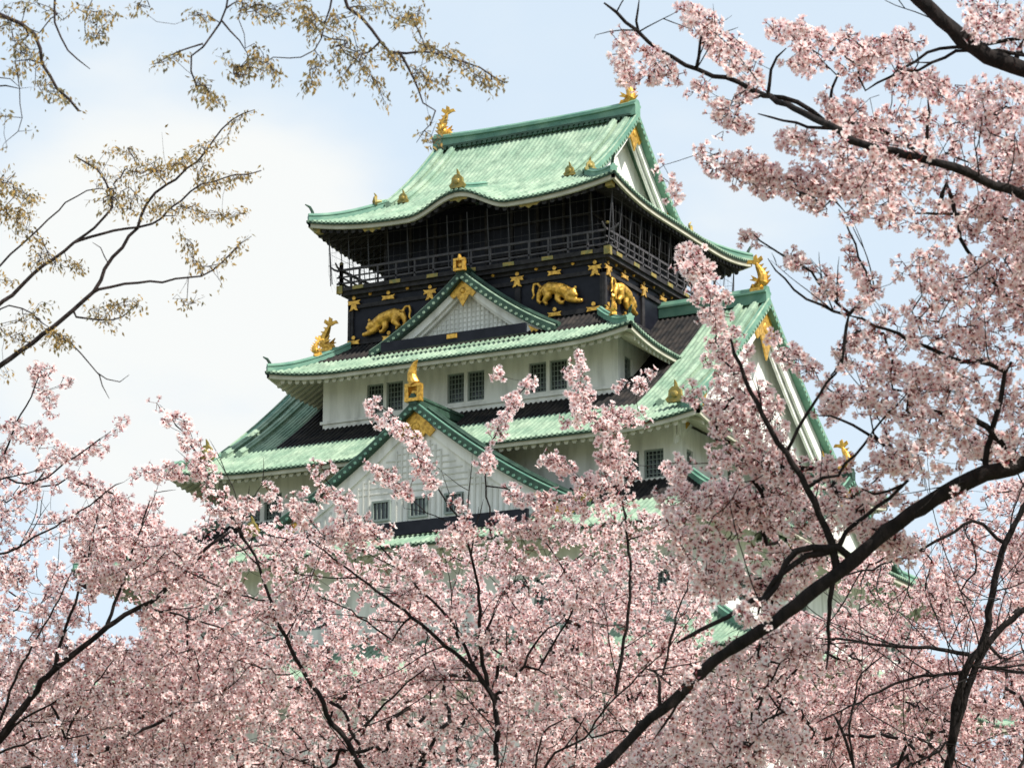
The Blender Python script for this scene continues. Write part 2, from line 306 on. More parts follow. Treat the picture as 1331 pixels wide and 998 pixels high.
def gable_profile(hw, h, c=0.30):
    us = np.linspace(-hw, hw, 33); t = np.abs(us)/hw
    return [(u, -h*((1+c)*x-c*x*x)) for u, x in zip(us, t)]
def gable(O, Rv, Nv, hw, h, back, label, base_z, barge=0.6, roof=True, prof=None, windows=(), light_rim=True, goldscale=1.0, lattice=True, rec=0.75, ridge=True, wall_u=None, bw=0.14, verge_m='deep'):
    """O = apex of the verge; Rv right along the front, Nv out of the wall."""
    O = np.array(O, float); Rv = np.array(Rv, float); Nv = np.array(Nv, float); Z = np.array([0, 0, 1.0])
    pr = prof or gable_profile(hw, h)
    pt = lambda u, z, n=0.0: O+Rv*u+Nv*n+Z*z
    a = MB()
    if roof:
        nr = max(4, round(back/0.3)); w = back/nr
        cols = [((i+0.5)*w+x*w, y*0.07) for i in range(nr) for x, y in RIB]+[(back, 0)]
        a.grid(np.array([[pt(u, z+b, -v) for v, b in cols] for u, z in pr]))
        a.sweep([pt(u, z, -0.01) for u, z in pr], Nv, [(0, 0.0), (0, -0.22), (-back, -0.22), (-back, -0.03)])
    root = a.build('gable_roof', M['tile'], castle, label=label) if roof else thing_part('gable', label)
    v = MB()
    for sgn in (-1, 1):
        half = [(u, z) for u, z in pr if u*sgn >= -1e-6]
        v.sweep([pt(u, z+0.02, 0.02) for u, z in half], Nv, [(0.0, 0.16), (0.0, -0.26), (-0.34, -0.26), (-0.34, 0.16)])
    v.build('verge', M[verge_m], root)
    # round tile ends along the verge
    d = MB(); us = np.array([p[0] for p in pr]); zs = np.array([p[1] for p in pr])
    seg = np.hypot(np.diff(us), np.diff(zs)); cs = np.r_[0, np.cumsum(seg)]
    for s in np.arange(0.25, cs[-1], 0.34):
        u = np.interp(s, cs, us); z = np.interp(s, cs, zs)
        an = np.arange(8)*math.pi/4
        d.prism([(0.075*math.cos(t), 0.075*math.sin(t)) for t in an], pt(u, z-0.10, 0.02), Rv, Z, Nv, 0.05)
    for sgn in (-1, 1):
        half = [(u, z) for u, z in pr if u*sgn >= -1e-6]
        d.tube([pt(u, z+0.21, -0.10) for u, z in half], 0.055, 8)
    d.build('verge_tiles', M['tile' if hw < 7 or not roof else 'teal'], root)
    b = MB(); K = 0.34
    for sgn in (-1, 1):
        half = [(u, z-0.24) for u, z in pr if u*sgn >= -1e-6]
        half = half if sgn > 0 else half[::-1]
        n = len(half); P = []
        for i, (u, z) in enumerate(half):
            hh = barge*(0.9+0.35*i/n); P.append([pt(u, z, -K), pt(u, z-hh, -K), pt(u, z-hh, -K-bw), pt(u, z, -K-bw)])
        b.grid(np.array(P), True); o = len(b.v)-4*n; b.f += [(o, o+1, o+2, o+3), (o+4*n-4, o+4*n-3, o+4*n-2, o+4*n-1)]
        if rec < .3: continue
        # a second, slimmer board behind it
        P = []
        for i, (u, z) in enumerate(half):
            hh = barge*(1.25+0.45*i/n); P.append([pt(u, z, -K-bw-.05), pt(u, z-hh, -K-bw-.05), pt(u, z-hh, -K-2*bw-.05), pt(u, z, -K-2*bw-.05)])
        b.grid(np.array(P), True); o = len(b.v)-4*n; b.f += [(o, o+1, o+2, o+3), (o+4*n-4, o+4*n-3, o+4*n-2, o+4*n-1)]
    b.build('barge_board', M['plaster'], root)
    # pediment
    zb = base_z-O[2]; w = MB(); n0 = -K-rec
    us_ = [u for u, z in pr if z-0.3 > zb]; zz = [z-0.3 for u, z in pr if z-0.3 > zb]
    ops = [(x0, x1, y0-O[2], y1-O[2]) for x0, x1, y0, y1 in windows]
    poly = [(us_[0], zb)]+list(zip(us_, zz))+[(us_[-1], zb)]
    w.prism(poly, pt(0, 0, n0), Rv, Z, -Nv, 0.2)
    w.build('pediment', M['plaster'], root)
    for x0, x1, y0, y1 in ops:
        wn = MB(); cx, cy = (x0+x1)/2, (y0+y1)/2
        for q, r_, ww, hh in ((x0, cy, .1, y1-y0+.1), (x1, cy, .1, y1-y0+.1), (cx, y0, x1-x0-.1, .1), (cx, y1, x1-x0-.1, .1)): wn.box(pt(q, r_, n0+.06), (ww, .12, hh), Rv, Nv)
        for i in range(1, 4): wn.box(pt(x0+(x1-x0)*i/4, cy, n0+.05), (.04, .05, y1-y0-.1), Rv, Nv)
        wn.build('gable_window', M['bars' if hw > 8 and roof else 'plaster'], root)
        MB().add([pt(x0, y0, n0+.02), pt(x1, y0, n0+.02), pt(x1, y1, n0+.02), pt(x0, y1, n0+.02)], [(0, 1, 2, 3)]).build('pane', M['glass'], root)
    if lattice:
        l = MB(); top = lambda u: np.interp(u, us, zs)-0.3-barge*1.35
        st = lattice if isinstance(lattice, float) else 0.34
        lim = hw*0.80; q = -lim
        while q <= lim+1e-6:
            t = top(q)
            if t > zb+0.3 and not any(x0-.1 < q < x1+.1 for x0, x1, y0, y1 in ops): l.box(pt(q, (t+zb)/2, n0+.03), (st*.30, .03, t-zb), Rv, Nv)
            q += st
        k = zb+st*.8
        while k < -barge*2.2:
            hwid = [u for u in np.linspace(0, lim, 60) if top(u) > k]
            if hwid and max(hwid) > .25 and not any(y0-.1 < k < y1+.1 for x0, x1, y0, y1 in ops): l.box(pt(0, k, n0+.02), (2*max(hwid), .03, st*.2), Rv, Nv)
            k += st
        l.build('gable_lattice', M['lattice'], root)
    gq = goldscale; o_ = MB()
    pz = -0.24-barge*0.55
    out = [(0, pz+.35*gq), (.38*gq, pz-.05*gq), (.85*gq, pz-.55*gq), (.62*gq, pz-.78*gq), (.42*gq, pz-.62*gq), (.2*gq, pz-.95*gq), (0, pz-1.3*gq), (-.2*gq, pz-.95*gq), (-.42*gq, pz-.62*gq), (-.62*gq, pz-.78*gq), (-.85*gq, pz-.55*gq), (-.38*gq, pz-.05*gq)]
    o_.prism(out, pt(0, 0, -K+.012), Rv, Z, Nv, 0.08)
    o_.ball(pt(0, pz-.35*gq, -K+.07), (.2*gq, .2*gq, .1), Rv, Z, Nv); o_.build('gable_crest', M['gold'], root)
    for sgn in (-1, 1):  # gold feet of the barge boards
        u1 = hw*0.94*sgn; u0 = hw*0.70*sgn; z1 = np.interp(u1, us, zs)-.30; z0 = np.interp(u0, us, zs)-.30
        bh = barge*1.16
        MB().prism([(u0, z0-bh*.12), (u1, z1-bh*.12), (u1, z1-bh*.95), (u0*1.06, z0-bh*1.0)], pt(0, 0, -K+.012), Rv, Z, Nv, 0.05).build('barge_foot_gold', M['gold'], root)
    if ridge:
        for sgn in (-1, 1):
            half = [(u, z) for u, z in pr if u*sgn >= hw*.06]
            MB().sweep([pt(u, z+.02, -.62) for u, z in half], Nv, RIDGE(.40, .50)).build('descending_ridge', M['deep'], root)
        rr = MB(); rr.sweep([pt(0, 0.0, 0.05), pt(0, 0.0, -back*.5), pt(0, 0.0, -back)], Rv, RIDGE(0.42, 0.55)); rr.build('ridge', M['deep'], root)
    return root
def thing_part(name, label):
    o = bpy.data.objects.new(name, None); COL.objects.link(o); o.parent = castle; o['label'] = label; return o

def dolphin(base, inward, size, name='dolphin_ornament', m='gold', label=None):
    """fish-bodied ridge ornament, head low on the ridge, tail curling up and inward"""
    b = np.array(base, float); I = np.array(inward, float); Z = np.array([0, 0, 1.0]); Y = np.cross(Z, I); s = size
    q = lambda i, y, z: b+(I*i+Y*y+Z*z)*s
    mb = MB()
    sp = [(.12, .10), (-.02, .12), (-.12, .24), (-.13, .40), (-.06, .56), (.02, .70), (.06, .80)]; rr = [.10, .145, .165, .145, .11, .075, .05]
    mb.tube([q(a, 0, z) for a, z in sp], [r*s for r in rr], 10)
    mb.ball(q(.13, 0, .11), np.array([.13, .11, .09])*s, I, Y, Z); mb.ball(q(.2, 0, .06), np.array([.1, .08, .05])*s, I, Y, Z)
    tail = [(.03, .76), (-.14, .90), (-.10, 1.0), (.02, .92), (.05, 1.06), (.14, 1.0), (.14, .90), (.30, .92), (.36, .82), (.24, .82), (.12, .77)]
    mb.prism(tail, q(0, -.03, 0), I*s, Z*s, Y*s, .06)
    for i in range(5):  # back fin spikes
        z = .2+i*.12; a = np.interp(z, [p[1] for p in sp[2:]], [p[0] for p in sp[2:]])-np.interp(z, [.24, .8], [.16, .05])
        mb.prism([(a+.03, z-.07), (a-.10, z+.08), (a+.04, z+.06)], q(0, -.02, 0), I*s, Z*s, Y*s, .04)
    for sg in (-1, 1):  # side fins
        mb.prism([(-.06, .28), (.16, .42), (.10, .30), (.20, .28), (.0, .20)], q(0, sg*.14, 0), I*s, Z*s, Y*s*sg, .05)
        mb.ball(q(.16, sg*.08, .16), .03*s)
    mb.box(q(.02, 0, -.01), (.42*s, .26*s, .14*s), I, Y)
    return mb.build(name, M[m], castle, smooth=False, label=label)
def finial(base, out, size, m='oldgold', parent=None):
    """small ridge-end plate with a curled crest"""
    b = np.array(base, float); O = np.array(out, float); Z = np.array([0, 0, 1.0]); Y = np.cross(Z, O); s = size; mb = MB()
    mb.prism([(-.42, 0), (-.52, .2), (-.36, .34), (-.34, .62), (-.14, .82), (.14, .82), (.34, .62), (.36, .34), (.52, .2), (.42, 0)], b, Y*s, Z*s, O*s, .22)
    mb.ball(b+O*.24*s+Z*.4*s, (.2*s, .2*s, .1*s), Y, Z, O)
    mb.tube([b+Z*.78*s, b+Z*.98*s+O*.06*s, b+Z*1.16*s+O*.2*s], [.12*s, .09*s, .03*s], 6)
    mb.tube([b+Z*.35*s, b+Z*.40*s-O*.45*s], [.24*s, .2*s], 8)
    return mb.build('ridge_finial', M[m], parent or castle)

# --- tier 1 (top roof)
R1 = Roof(8.68, 8.52, 46.30, 6.45, 8.52, c=0.36, U=0.62, Q=5.5, bump=(0.95, 2.9, 3.4)); GX1 = 5.75
r1 = irimoya('curved topmost roof of pale green copper tiles with a raised wave at the eave', R1, GX1)
eaves(R1, r1, 2.9, dark=True)
hips(R1, r1, 2.95, .34, .42)
rz1 = R1.z(0, 0, R1.B)
m_ = MB(); xs = np.linspace(-5.95, 5.95, 25)
m_.sweep([(x, 0, rz1-0.12+0.16*(abs(x)/5.95)**3) for x in xs], (0, 1, 0), [(-.30, 0), (-.30, .50), (-.40, .53), (-.40, .62), (-.26, .66), (-.26, .74), (-.14, .86), (.14, .86), (.26, .74), (.26, .66), (.40, .62), (.40, .53), (.30, .50), (.30, 0)])
m_.build('ridge', M['teal'], r1)
for sg in (-1, 1):   # toothed row of tile ends under the ridge
    comb = [(-5.7, .12)]
    for x in np.arange(-5.55, 5.5, .3): comb += [(x, .02), (x, -.14), (x+.16, -.14), (x+.16, .02)]
    comb += [(5.7, .02), (5.7, .12)]
    MB().prism(comb, (0, sg*.36-.05, rz1-.02), (1, 0, 0), (0, 0, 1), (0, 1, 0), .1).build('ridge_tile_ends', M['deep'], r1)
# ridges descending the slope beside the gables
for sx in (-1, 1):
    for k, sy in ((0, -1), (2, 1)):
        for xo, dd in ((4.75, 3.2), (5.45, 2.7)):
            ds = np.linspace(8.2, dd, 14)
            MB().sweep([(sx*xo, sy*(R1.B-d), R1.z(k, xo, d)-.03) for d in ds], (1, 0, 0), RIDGE(.34, .38)).build('descending_ridge', M['tile'], r1)
for sx in (-1, 1):
    for k, sy in ((0, -1), (2, 1)):
        finial((sx*4.75, sy*(R1.B-3.1), R1.z(k, 4.75, 3.1)), (0, sy, 0), .62, parent=r1)
        finial((sx*(R1.A-2.6), sy*(R1.B-2.6), R1.z(0, R1.A-2.6, 2.6)+.2), (sx*.707, sy*.707, 0), .6, parent=r1)
        c_ = np.array((sx*(R1.A-.25), sy*(R1.B-.25), R1.z(0, R1.A-.25, .25)+.1))
        MB().tube([c_, c_+np.array((0, 0, .35)), c_+np.array((sx*.1, sy*.1, .6)), c_+np.array((sx*.28, sy*.28, .72))], [.1, .08, .07, .03], 6).build('hip_tip', M['deep'], r1)
fr = MB(); fr.sweep([(0, -R1.B+d, R1.z(0, 0, d)+.04) for d in np.linspace(.2, 3.0, 8)], (1, 0, 0), RIDGE(.32, .3)); fr.build('wave_ridge', M['teal'], r1)
finial((0, -R1.B+.25, R1.z(0, 0, .2)+.05), (0, -1, 0), .85, parent=r1)
# gold fittings under the black eave
for x in (-4.9, 0, 3.9):
    zz = R1.z(0, x, .3)-.36; MB().prism([(-.62, -.02), (-.45, -.22), (-.2, -.18), (0, -.32), (.2, -.18), (.45, -.22), (.62, -.02)], (x, -R1.B+.3, zz), (1, 0, 0), (0, 0, 1), (0, -1, 0), .05).build('eave_gold', M['oldgold'], r1)
for sx in (-1, 1): MB().box((sx*(R1.A-.5), -R1.B+.5, R1.z(0, R1.A-.5, .5)-.55), (.35, .35, .3)).build('eave_gold', M['oldgold'], r1)
pr1 = [(u, R1.z(0, 0, R1.B-abs(u))-rz1) for u in np.linspace(-5.75, 5.75, 33)]
for sx in (-1, 1):
    gable((sx*(GX1+.25), 0, rz1), (0, sx, 0), (sx, 0, 0), 5.75, 5, 1, 'white gable wall of the topmost roof' if sx > 0 else None, R1.z(1, 0, R1.A-GX1)-.1, barge=.55, roof=False, prof=pr1,
          windows=[(-1.0, -.45, 48.0, 49.0), (.25, .8, 48.0, 49.0)], lattice=False, ridge=False, goldscale=1.0, verge_m='teal')
    dolphin((sx*5.35, 0, rz1+.70), (-sx, 0, 0), 1.65)

# --- room and balcony under the top roof
rm = MB(); ZB = 43.0
rm.box((0, 0, 44.9), (11.6, 10.6, 3.8)); room = rm.build('upper_room', M['lacquer'], castle)
fr = MB()
for k in range(4):
    X, I = (np.array(q, float) for q in SIDES[k]); L_ = 5.8 if k % 2 == 0 else 5.3; o = 5.3 if k % 2 == 0 else 5.8
    for i in range(9): fr.box(X*(-L_+2*L_*i/8)-I*(o+.05)+np.array((0, 0, 44.7)), (.14, .1, 3.4), X, I)
    for z in (43.9, 45.4): fr.box(-I*(o+.12)+np.array((0, 0, z)), (2*L_, .06, .12), X, I)
fr.build('room_frame', M['wood'], room)
BA, BB = 7.62, 7.02
bl = MB(); bl.box((0, 0, ZB-.11), (2*BA, 2*BB, .22)); bl.box((0, 0, ZB-.33), (2*BA-.24, 2*BB-.24, .2)); bal = bl.build('balcony', M['wood'], castle)
rl = MB()
for k in range(4):
    X, I = (np.array(q, float) for q in SIDES[k]); L_ = (BA if k % 2 == 0 else BB)-.12; o = (BB if k % 2 == 0 else BA)-.12
    for z, t in ((ZB+.22, .09), (ZB+.55, .07), (ZB+.92, .11)): rl.box(-I*o+np.array((0, 0, z)), (2*L_+.5, t, t), X, I)
    nn = 14
    for i in range(nn+1): rl.box(X*(-L_+2*L_*i/nn)-I*o+np.array((0, 0, ZB+.45)), (.09, .09, .9), X, I)
    for i in range(1, nn, 2):
        MB().box(X*(-L_+2*L_*i/nn)-I*(o+.14)+np.array((0, 0, ZB-.11)), (.62, .03, .18), X, I).build('balcony_gold', M['oldgold'], bal)
    for sg in (-1, 1):
        rl.tube([X*sg*(L_+.2)-I*o+np.array((0, 0, ZB+.92)), X*sg*(L_+.42)-I*o+np.array((0, 0, ZB+1.0)), X*sg*(L_+.6)-I*o+np.array((0, 0, ZB+1.16))], [.06, .06, .04], 6)
        rl.box(X*sg*L_-I*o+np.array((0, 0, ZB+.6)), (.15, .15, 1.2), X, I)
        MB().ball(X*sg*L_-I*o+np.array((0, 0, ZB+1.26)), .11).build('post_cap', M['oldgold'], bal); MB().box(X*sg*(L_+.02)-I*(o+.13)+np.array((0, 0, ZB-.13)), (.34, .05, .42), X, I).build('balcony_gold', M['oldgold'], bal)
rl.build('railing', M['rail'], bal)
nw = MB()
for k in range(4):
    X, I = (np.array(q, float) for q in SIDES[k]); L_ = BA+.35 if k % 2 == 0 else BB+.35; o = BB+.35 if k % 2 == 0 else BA+.35
    ztop = R1.ze+.1
    m = round(2*L_/1.14)
    for i in range(m+1):
        q = -L_+2*L_*i/m
        nw.tube([X*q-I*(o-.22)+np.array((0, 0, ZB+.1)), X*q-I*(o+.02)+np.array((0, 0, ztop))], .026, 5)
    m = round(2*L_/.38)
    for i in range(m+1):
        q = -L_+2*L_*i/m
        nw.tube([X*q-I*(o-.43)+np.array((0, 0, ZB-.2)), X*q-I*(o+.01)+np.array((0, 0, ZB+.7)), X*q-I*(o+.02)+np.array((0, 0, ztop))], .0035, 4)
    for z in (44.1, 44.75, 45.4): nw.tube([X*-L_-I*(o+.02)+np.array((0, 0, z)), X*L_-I*(o+.02)+np.array((0, 0, z))], .008, 5)
nw.build('safety_net', M['wire'], bal)

# --- tier 1 wall: black lacquer with gold
WA1, WB1 = 7.08, 6.54
bw_ = MB(); bw_.box((0, 0, 41.15), (2*WA1, 2*WB1, 3.3)); blk = bw_.build('wall', M['lacquer'], castle, label='black lacquered upper wall with gold fittings')
fm = MB()
for k in range(4):
    X, I = (np.array(q, float) for q in SIDES[k]); L_ = WA1 if k % 2 == 0 else WB1; o = WB1 if k % 2 == 0 else WA1
    for z, hh in ((42.55, .28), (41.98, .2), (40.1, .24)): fm.box(-I*(o+.06)+np.array((0, 0, z)), (2*L_+.3, .12, hh), X, I)
    for q in (-1, -.345, .345, 1): fm.box(X*q*L_-I*(o+.05)+np.array((0, 0, 41.3)), (.3, .14, 2.2), X, I)
fm.build('wall_beams', M['wood'], blk)
def fitting(p, X, I, kind):
    X, I = np.array(X, float)*.7, np.array(I, float); Z = np.array((0, 0, .72)); m = MB(); p = np.array(p, float)
    if kind == 'dot': m.prism([(.14*math.cos(a), .14*math.sin(a)) for a in np.arange(8)*math.pi/4], p, X, Z, -I, .06); m.ball(p-I*.06, (.09, .09, .05), X, Z, I)
    else:
        m.prism([(.15*math.cos(a), .15*math.sin(a)+.32) for a in np.arange(8)*math.pi/4], p, X, Z, -I, .06)
        m.prism([(-.55, .14), (-.42, .0), (-.52, -.18), (-.2, -.14), (.2, -.14), (.52, -.18), (.42, .0), (.55, .14), (.2, .10), (-.2, .10)], p, X, Z, -I, .07)
        if kind == 'full': m.prism([(-.18, -.14), (-.26, -.45), (-.36, -.62), (-.12, -.56), (0, -.44), (.12, -.56), (.36, -.62), (.26, -.45), (.18, -.14)], p, X, Z, -I, .07)
    return m.build('gold_fitting', M['gold'], blk)
for k in (0, 1):
    X, I = (np.array(q, float) for q in SIDES[k]); L_ = WA1 if k % 2 == 0 else WB1; o = (WB1 if k % 2 == 0 else WA1)+.125
    f_ = L_/WA1; P = lambda q, z: X*q*f_-I*o+np.array((0, 0, z))
    for q in (-6.85, -2.45, 2.45, 6.7): fitting(P(q, 42.2), X, I, 'full')
    for q in (-4.85, 0, 4.5): fitting(P(q, 42.22), X, I, 'half')
    for q in (-5.9, -3.75, -1.2, 1.1, 3.5, 5.5): fitting(P(q, 42.55), X, I, 'dot')
    for q in (-6.85, -4.8, 4.5, 6.6): fitting(P(q, 40.12), X, I, 'half')
def tiger(c, X, I, flip):
    """crouching tiger in relief: head low in front, arched back, looped tail"""
    X = np.array(X, float)*flip; I = np.array(I, float); Z = np.array((0, 0, 1.0)); c = np.array(c, float); m = MB()
    q = lambda x, z, y=0.0: c+X*x*.93+Z*z*.93-I*y*.55
    m.tube([q(-.55, -.05, .1), q(-.2, .12, .16), q(.2, .26, .18), q(.6, .34, .16), q(.92, .30, .1)], [.29, .34, .31, .30, .22], 10)
    m.ball(q(-.78, -.14, .26), (.30, .29, .22), X, Z, I); m.ball(q(-.98, -.27, .34), (.17, .14, .14), X, Z, I)
    for s in (-.62, -.98): m.ball(q(s, .16, .26), (.09, .11, .06), X, Z, I)
    m.tube([q(-.35, -.1, .2), q(-.6, -.42, .26), q(-1.0, -.56, .26), q(-1.38, -.60, .22)], [.22, .17, .13, .11], 8)
    m.tube([q(.0, -.0, .24), q(.05, -.35, .28), q(-.1, -.55, .28), q(-.32, -.58, .26)], [.2, .16, .12, .1], 8)
    m.tube([q(.75, .2, .18), q(.62, -.15, .26), q(.85, -.38, .24), q(.68, -.55, .22)], [.28, .22, .13, .1], 8)
    m.tube([q(1.0, .3, .14), q(1.18, .0, .16), q(1.22, -.3, .16), q(1.08, -.42, .16)], [.2, .15, .1, .09], 8)
    m.tube([q(1.05, .42, .14), q(1.25, .66, .14), q(1.48, .66, .14), q(1.54, .36, .14), q(1.48, .05, .14), q(1.6, -.14, .14)], [.08, .08, .075, .075, .065, .05], 7)
    o = m.build('tiger_relief', M['gold'], blk, smooth=True)
    r = o.modifiers.new('remesh', 'REMESH'); r.mode = 'VOXEL'; r.voxel_size = 0.045; r.use_smooth_shade = True
tiger((-5.0, -WB1-.08, 40.98), (1, 0, 0), (0, 1, 0), 1); tiger((4.75, -WB1-.08, 41.15), (1, 0, 0), (0, 1, 0), -1)
tiger((WA1+.08, -4.55, 41.15), (0, 1, 0), (-1, 0, 0), -1); tiger((WA1+.08, 4.4, 41.15), (0, 1, 0), (-1, 0, 0), 1)

# --- tier 2
R2 = Roof(10.11, 9.86, 38.30, 2.15, 3.3, c=0.25, U=0.5, Q=4.5)
r2 = hipped('fourth storey roof of green tiles with a small white gable', R2, 3.3, cut=1.7)
eaves(R2, r2, 2.4)
hips(R2, r2, 3.1, .34, .42)
for kx in (1, 3):
    for ky in (0, 2):
        sx = 1 if kx == 1 else -1; sy = -1 if ky == 0 else 1
        c_ = np.array((sx*(R2.A-.2), sy*(R2.B-.2), R2.z(0, R2.A-.2, .2)+.1))
        MB().tube([c_, c_+np.array((0, 0, .3)), c_+np.array((sx*.1, sy*.1, .5)), c_+np.array((sx*.25, sy*.25, .6))], [.1, .08, .07, .03], 6).build('hip_tip', M['deep'], r2)
dolphin((-8.2, -7.95, R2.z(0, 8.2, 1.9)+.35), (.707, .707, 0), .98)
dolphin((8.35, -8.15, R2.z(0, 8.2, 1.9)+.3), (-.707, .707, 0), .95)
op2 = []
for c in (-4.62, -.06, 4.44):
    for s in (-.56, .56): op2.append((c+s-.47, c+s+.47, 36.12, 37.62))
op2r = [(-6.6, -5.75, 36.3, 37.6)]+[(c+s-.47, c+s+.47, 36.12, 37.62) for c in (4.9,) for s in (-.56, .56)]
walls(8.194, 7.333, 35.2, 38.4, {0: op2, 1: op2r}, 'white plaster wall with paired windows below the small gable', M['plaster'])
bd = MB(); bd.box((0, -7.36, 35.92), (16.6, .16, .14)); bd.build('sill_band', M['plaster'], castle)
g2 = gable((0, -8.05, 42.40), (1, 0, 0), (0, -1, 0), 5.15, 3.45, 1.9, 'small white gable with gold corners in front of the black wall', 39.25, barge=.42, goldscale=.85, lattice=.24, rec=.45)
MB().box((0, -8.75, 38.98), (8.0, .18, .5)).build('base_beam', M['lacquer'], g2)
MB().box((0, -8.87, 39.05), (.55, .06, .22)).build('gold_plate', M['gold'], g2)
def frame_finial(c, s, horn):
    m = MB(); c = np.array(c, float)
    for dx in (-.34, .34): m.box(c+np.array((dx*s, 0, .42*s)), (.2*s, .3*s, .86*s))
    for dz in (.06, .78): m.box(c+np.array((0, 0, dz*s)), (.86*s, .34*s, .16*s))
    m.ball(c+np.array((0, .05, .42*s)), (.2*s, .1*s, .2*s))
    m.box(c+np.array((0, .12*s, .42*s)), (.5*s, .04, .6*s))
    if horn: m.tube([c+np.array((x*s, y*s, z*s)) for x, y, z in ((.06, 0, .84), (-.08, 0, 1.1), (-.10, -.04, 1.35), (.0, -.08, 1.62), (.14, -.14, 1.84), (.30, -.2, 1.96))], [.27*s, .27*s, .23*s, .18*s, .11*s, .03*s], 10)
    else: m.tube([c+np.array((0, 0, .86*s)), c+np.array((0, -.1*s, 1.15*s))], [.2*s, .06*s], 6)
    return m.build('gold_ridge_end', M['gold'], castle)
frame_finial((0.03, -8.15, 42.55), .72, False)

# --- tier 3 (great hip-and-gable roof)
R3 = Roof(14.5, 12.04, 33.25, 8.55, 12.04, c=0.22, U=0.55, Q=5.5); GX3 = 12.75
r3 = irimoya('broad third storey roof of green copper tiles', R3, GX3, cut=(9.9, 2.9))
eaves(R3, r3, 2.5, n=80)
rz3 = R3.z(0, 0, R3.B); hips(R3, r3, 1.7, .36, .45)
for kx in (1, 3):
    for ky in (0, 2):
        sx = 1 if kx == 1 else -1; sy = -1 if ky == 0 else 1
        finial((sx*(R3.A-1.75), sy*(R3.B-1.3), R3.z(0, R3.A-1.3, 1.3)+.2), (0, sy, 0), .9, parent=r3)
for sx in (-1, 1): MB().sweep([(sx*x, 0, rz3-.1+.1*((x-7)/6)**2) for x in np.linspace(7.1, 12.95, 8)], (0, 1, 0), [(-.28, 0), (-.28, .48), (-.38, .5), (-.38, .6), (-.24, .64), (-.13, .86), (.13, .86), (.24, .64), (.38, .6), (.38, .5), (.28, .48), (.28, 0)]).build('ridge', M['teal'], r3)
for sx in (-1, 1):
    for k, sy in ((0, -1), (2, 1)):
        for xo in (11.5, 12.35):
            MB().sweep([(sx*xo, sy*(R3.B-d), R3.z(k, xo, d)-.03) for d in np.linspace(11.7, 2.2, 16)], (1, 0, 0), RIDGE(.36, .4)).build('descending_ridge', M['tile'], r3)
pr3 = [(u, R3.z(0, 0, R3.B-abs(u))-rz3) for u in np.linspace(-10.3, 10.3, 41)]
for sx in (-1, 1):
    gable((sx*(GX3+.3), 0, rz3), (0, sx, 0), (sx, 0, 0), 10.3, 6, 1, 'great sunlit white gable at the side of the broad roof' if sx > 0 else None, R3.z(1, 0, R3.A-GX3)-.1, barge=.85, roof=False, prof=pr3,
          windows=[(-3.2, -2.2, 34.6, 36.0), (-.5, .5, 34.6, 36.0), (2.4, 3.4, 34.6, 36.0)], lattice=False, ridge=False, goldscale=1.7, verge_m='teal')
    dolphin((sx*12.45, 0, rz3+.72), (-sx, 0, 0), 1.75)
op3 = [(c+s-.5, c+s+.5, 30.75, 32.1) for c in (-10.25, 10.4) for s in (-.62, .62)]
op3r = [(-8.9, -8.2, 30.75, 32.1), (-4.2, -3.2, 30.75, 32.1), (4.2, 5.2, 30.75, 32.1)]
walls(12.4, 9.55, 29.6, 33.2, {0: op3, 1: op3r}, 'white plaster wall under the broad roof', M['plaster'])

# --- tier 4
R4 = Roof(18.0, 14.6, 28.2, 3.35, 5.6, c=0.25, U=0.5, Q=5.5)
r4 = hipped('lower green tiled roof half hidden by blossom', R4, 5.6, cut=3.0); eaves(R4, r4, 2.5, n=90)
hips(R4, r4, 5.2, .36, .45)
g3 = gable((0, -12.62, 34.80), (1, 0, 0), (0, -1, 0), 8.9, 5.75, 5.0, 'large white gable with gold crest rising in front of the third storey', 29.05, barge=.62, goldscale=1.25, lattice=.30, rec=.12,
           windows=[(-2.35, -1.45, 29.5, 30.4), (-.35, .55, 29.5, 30.4), (1.55, 2.45, 29.5, 30.4)])
MB().box((0, -13.4, 28.72), (13.0, .2, .62)).build('base_beam', M['lacquer'], g3)
frame_finial((0.0, -12.55, 34.98), .98, True)
for sx in (-1, 1): finial((sx*8.85, -12.5, 29.25), (0, -1, 0), .9, parent=g3)
for sx in (-1, 1):
    g4 = gable((sx*17.1, 0, 31.9), (0, sx, 0), (sx, 0, 0), 8.0, 4.2, 5.0, 'white gable on the lower roof' if sx > 0 else None, 28.2, barge=.6, goldscale=1.2, lattice=False, rec=.5)
    dolphin((sx*16.7, 0, 32.35), (-sx, 0, 0), 1.5)
walls(15.4, 12.1, 22.2, 28.2, {0: [(c+s-.5, c+s+.5, 24.6, 26.1) for c in (-12, -6, 0, 6, 12) for s in (-.62, .62)], 1: [(c+s-.5, c+s+.5, 24.6, 26.1) for c in (-9, -3, 3, 9) for s in (-.62, .62)]}, 'white plaster wall of the second storey', M['plaster'])
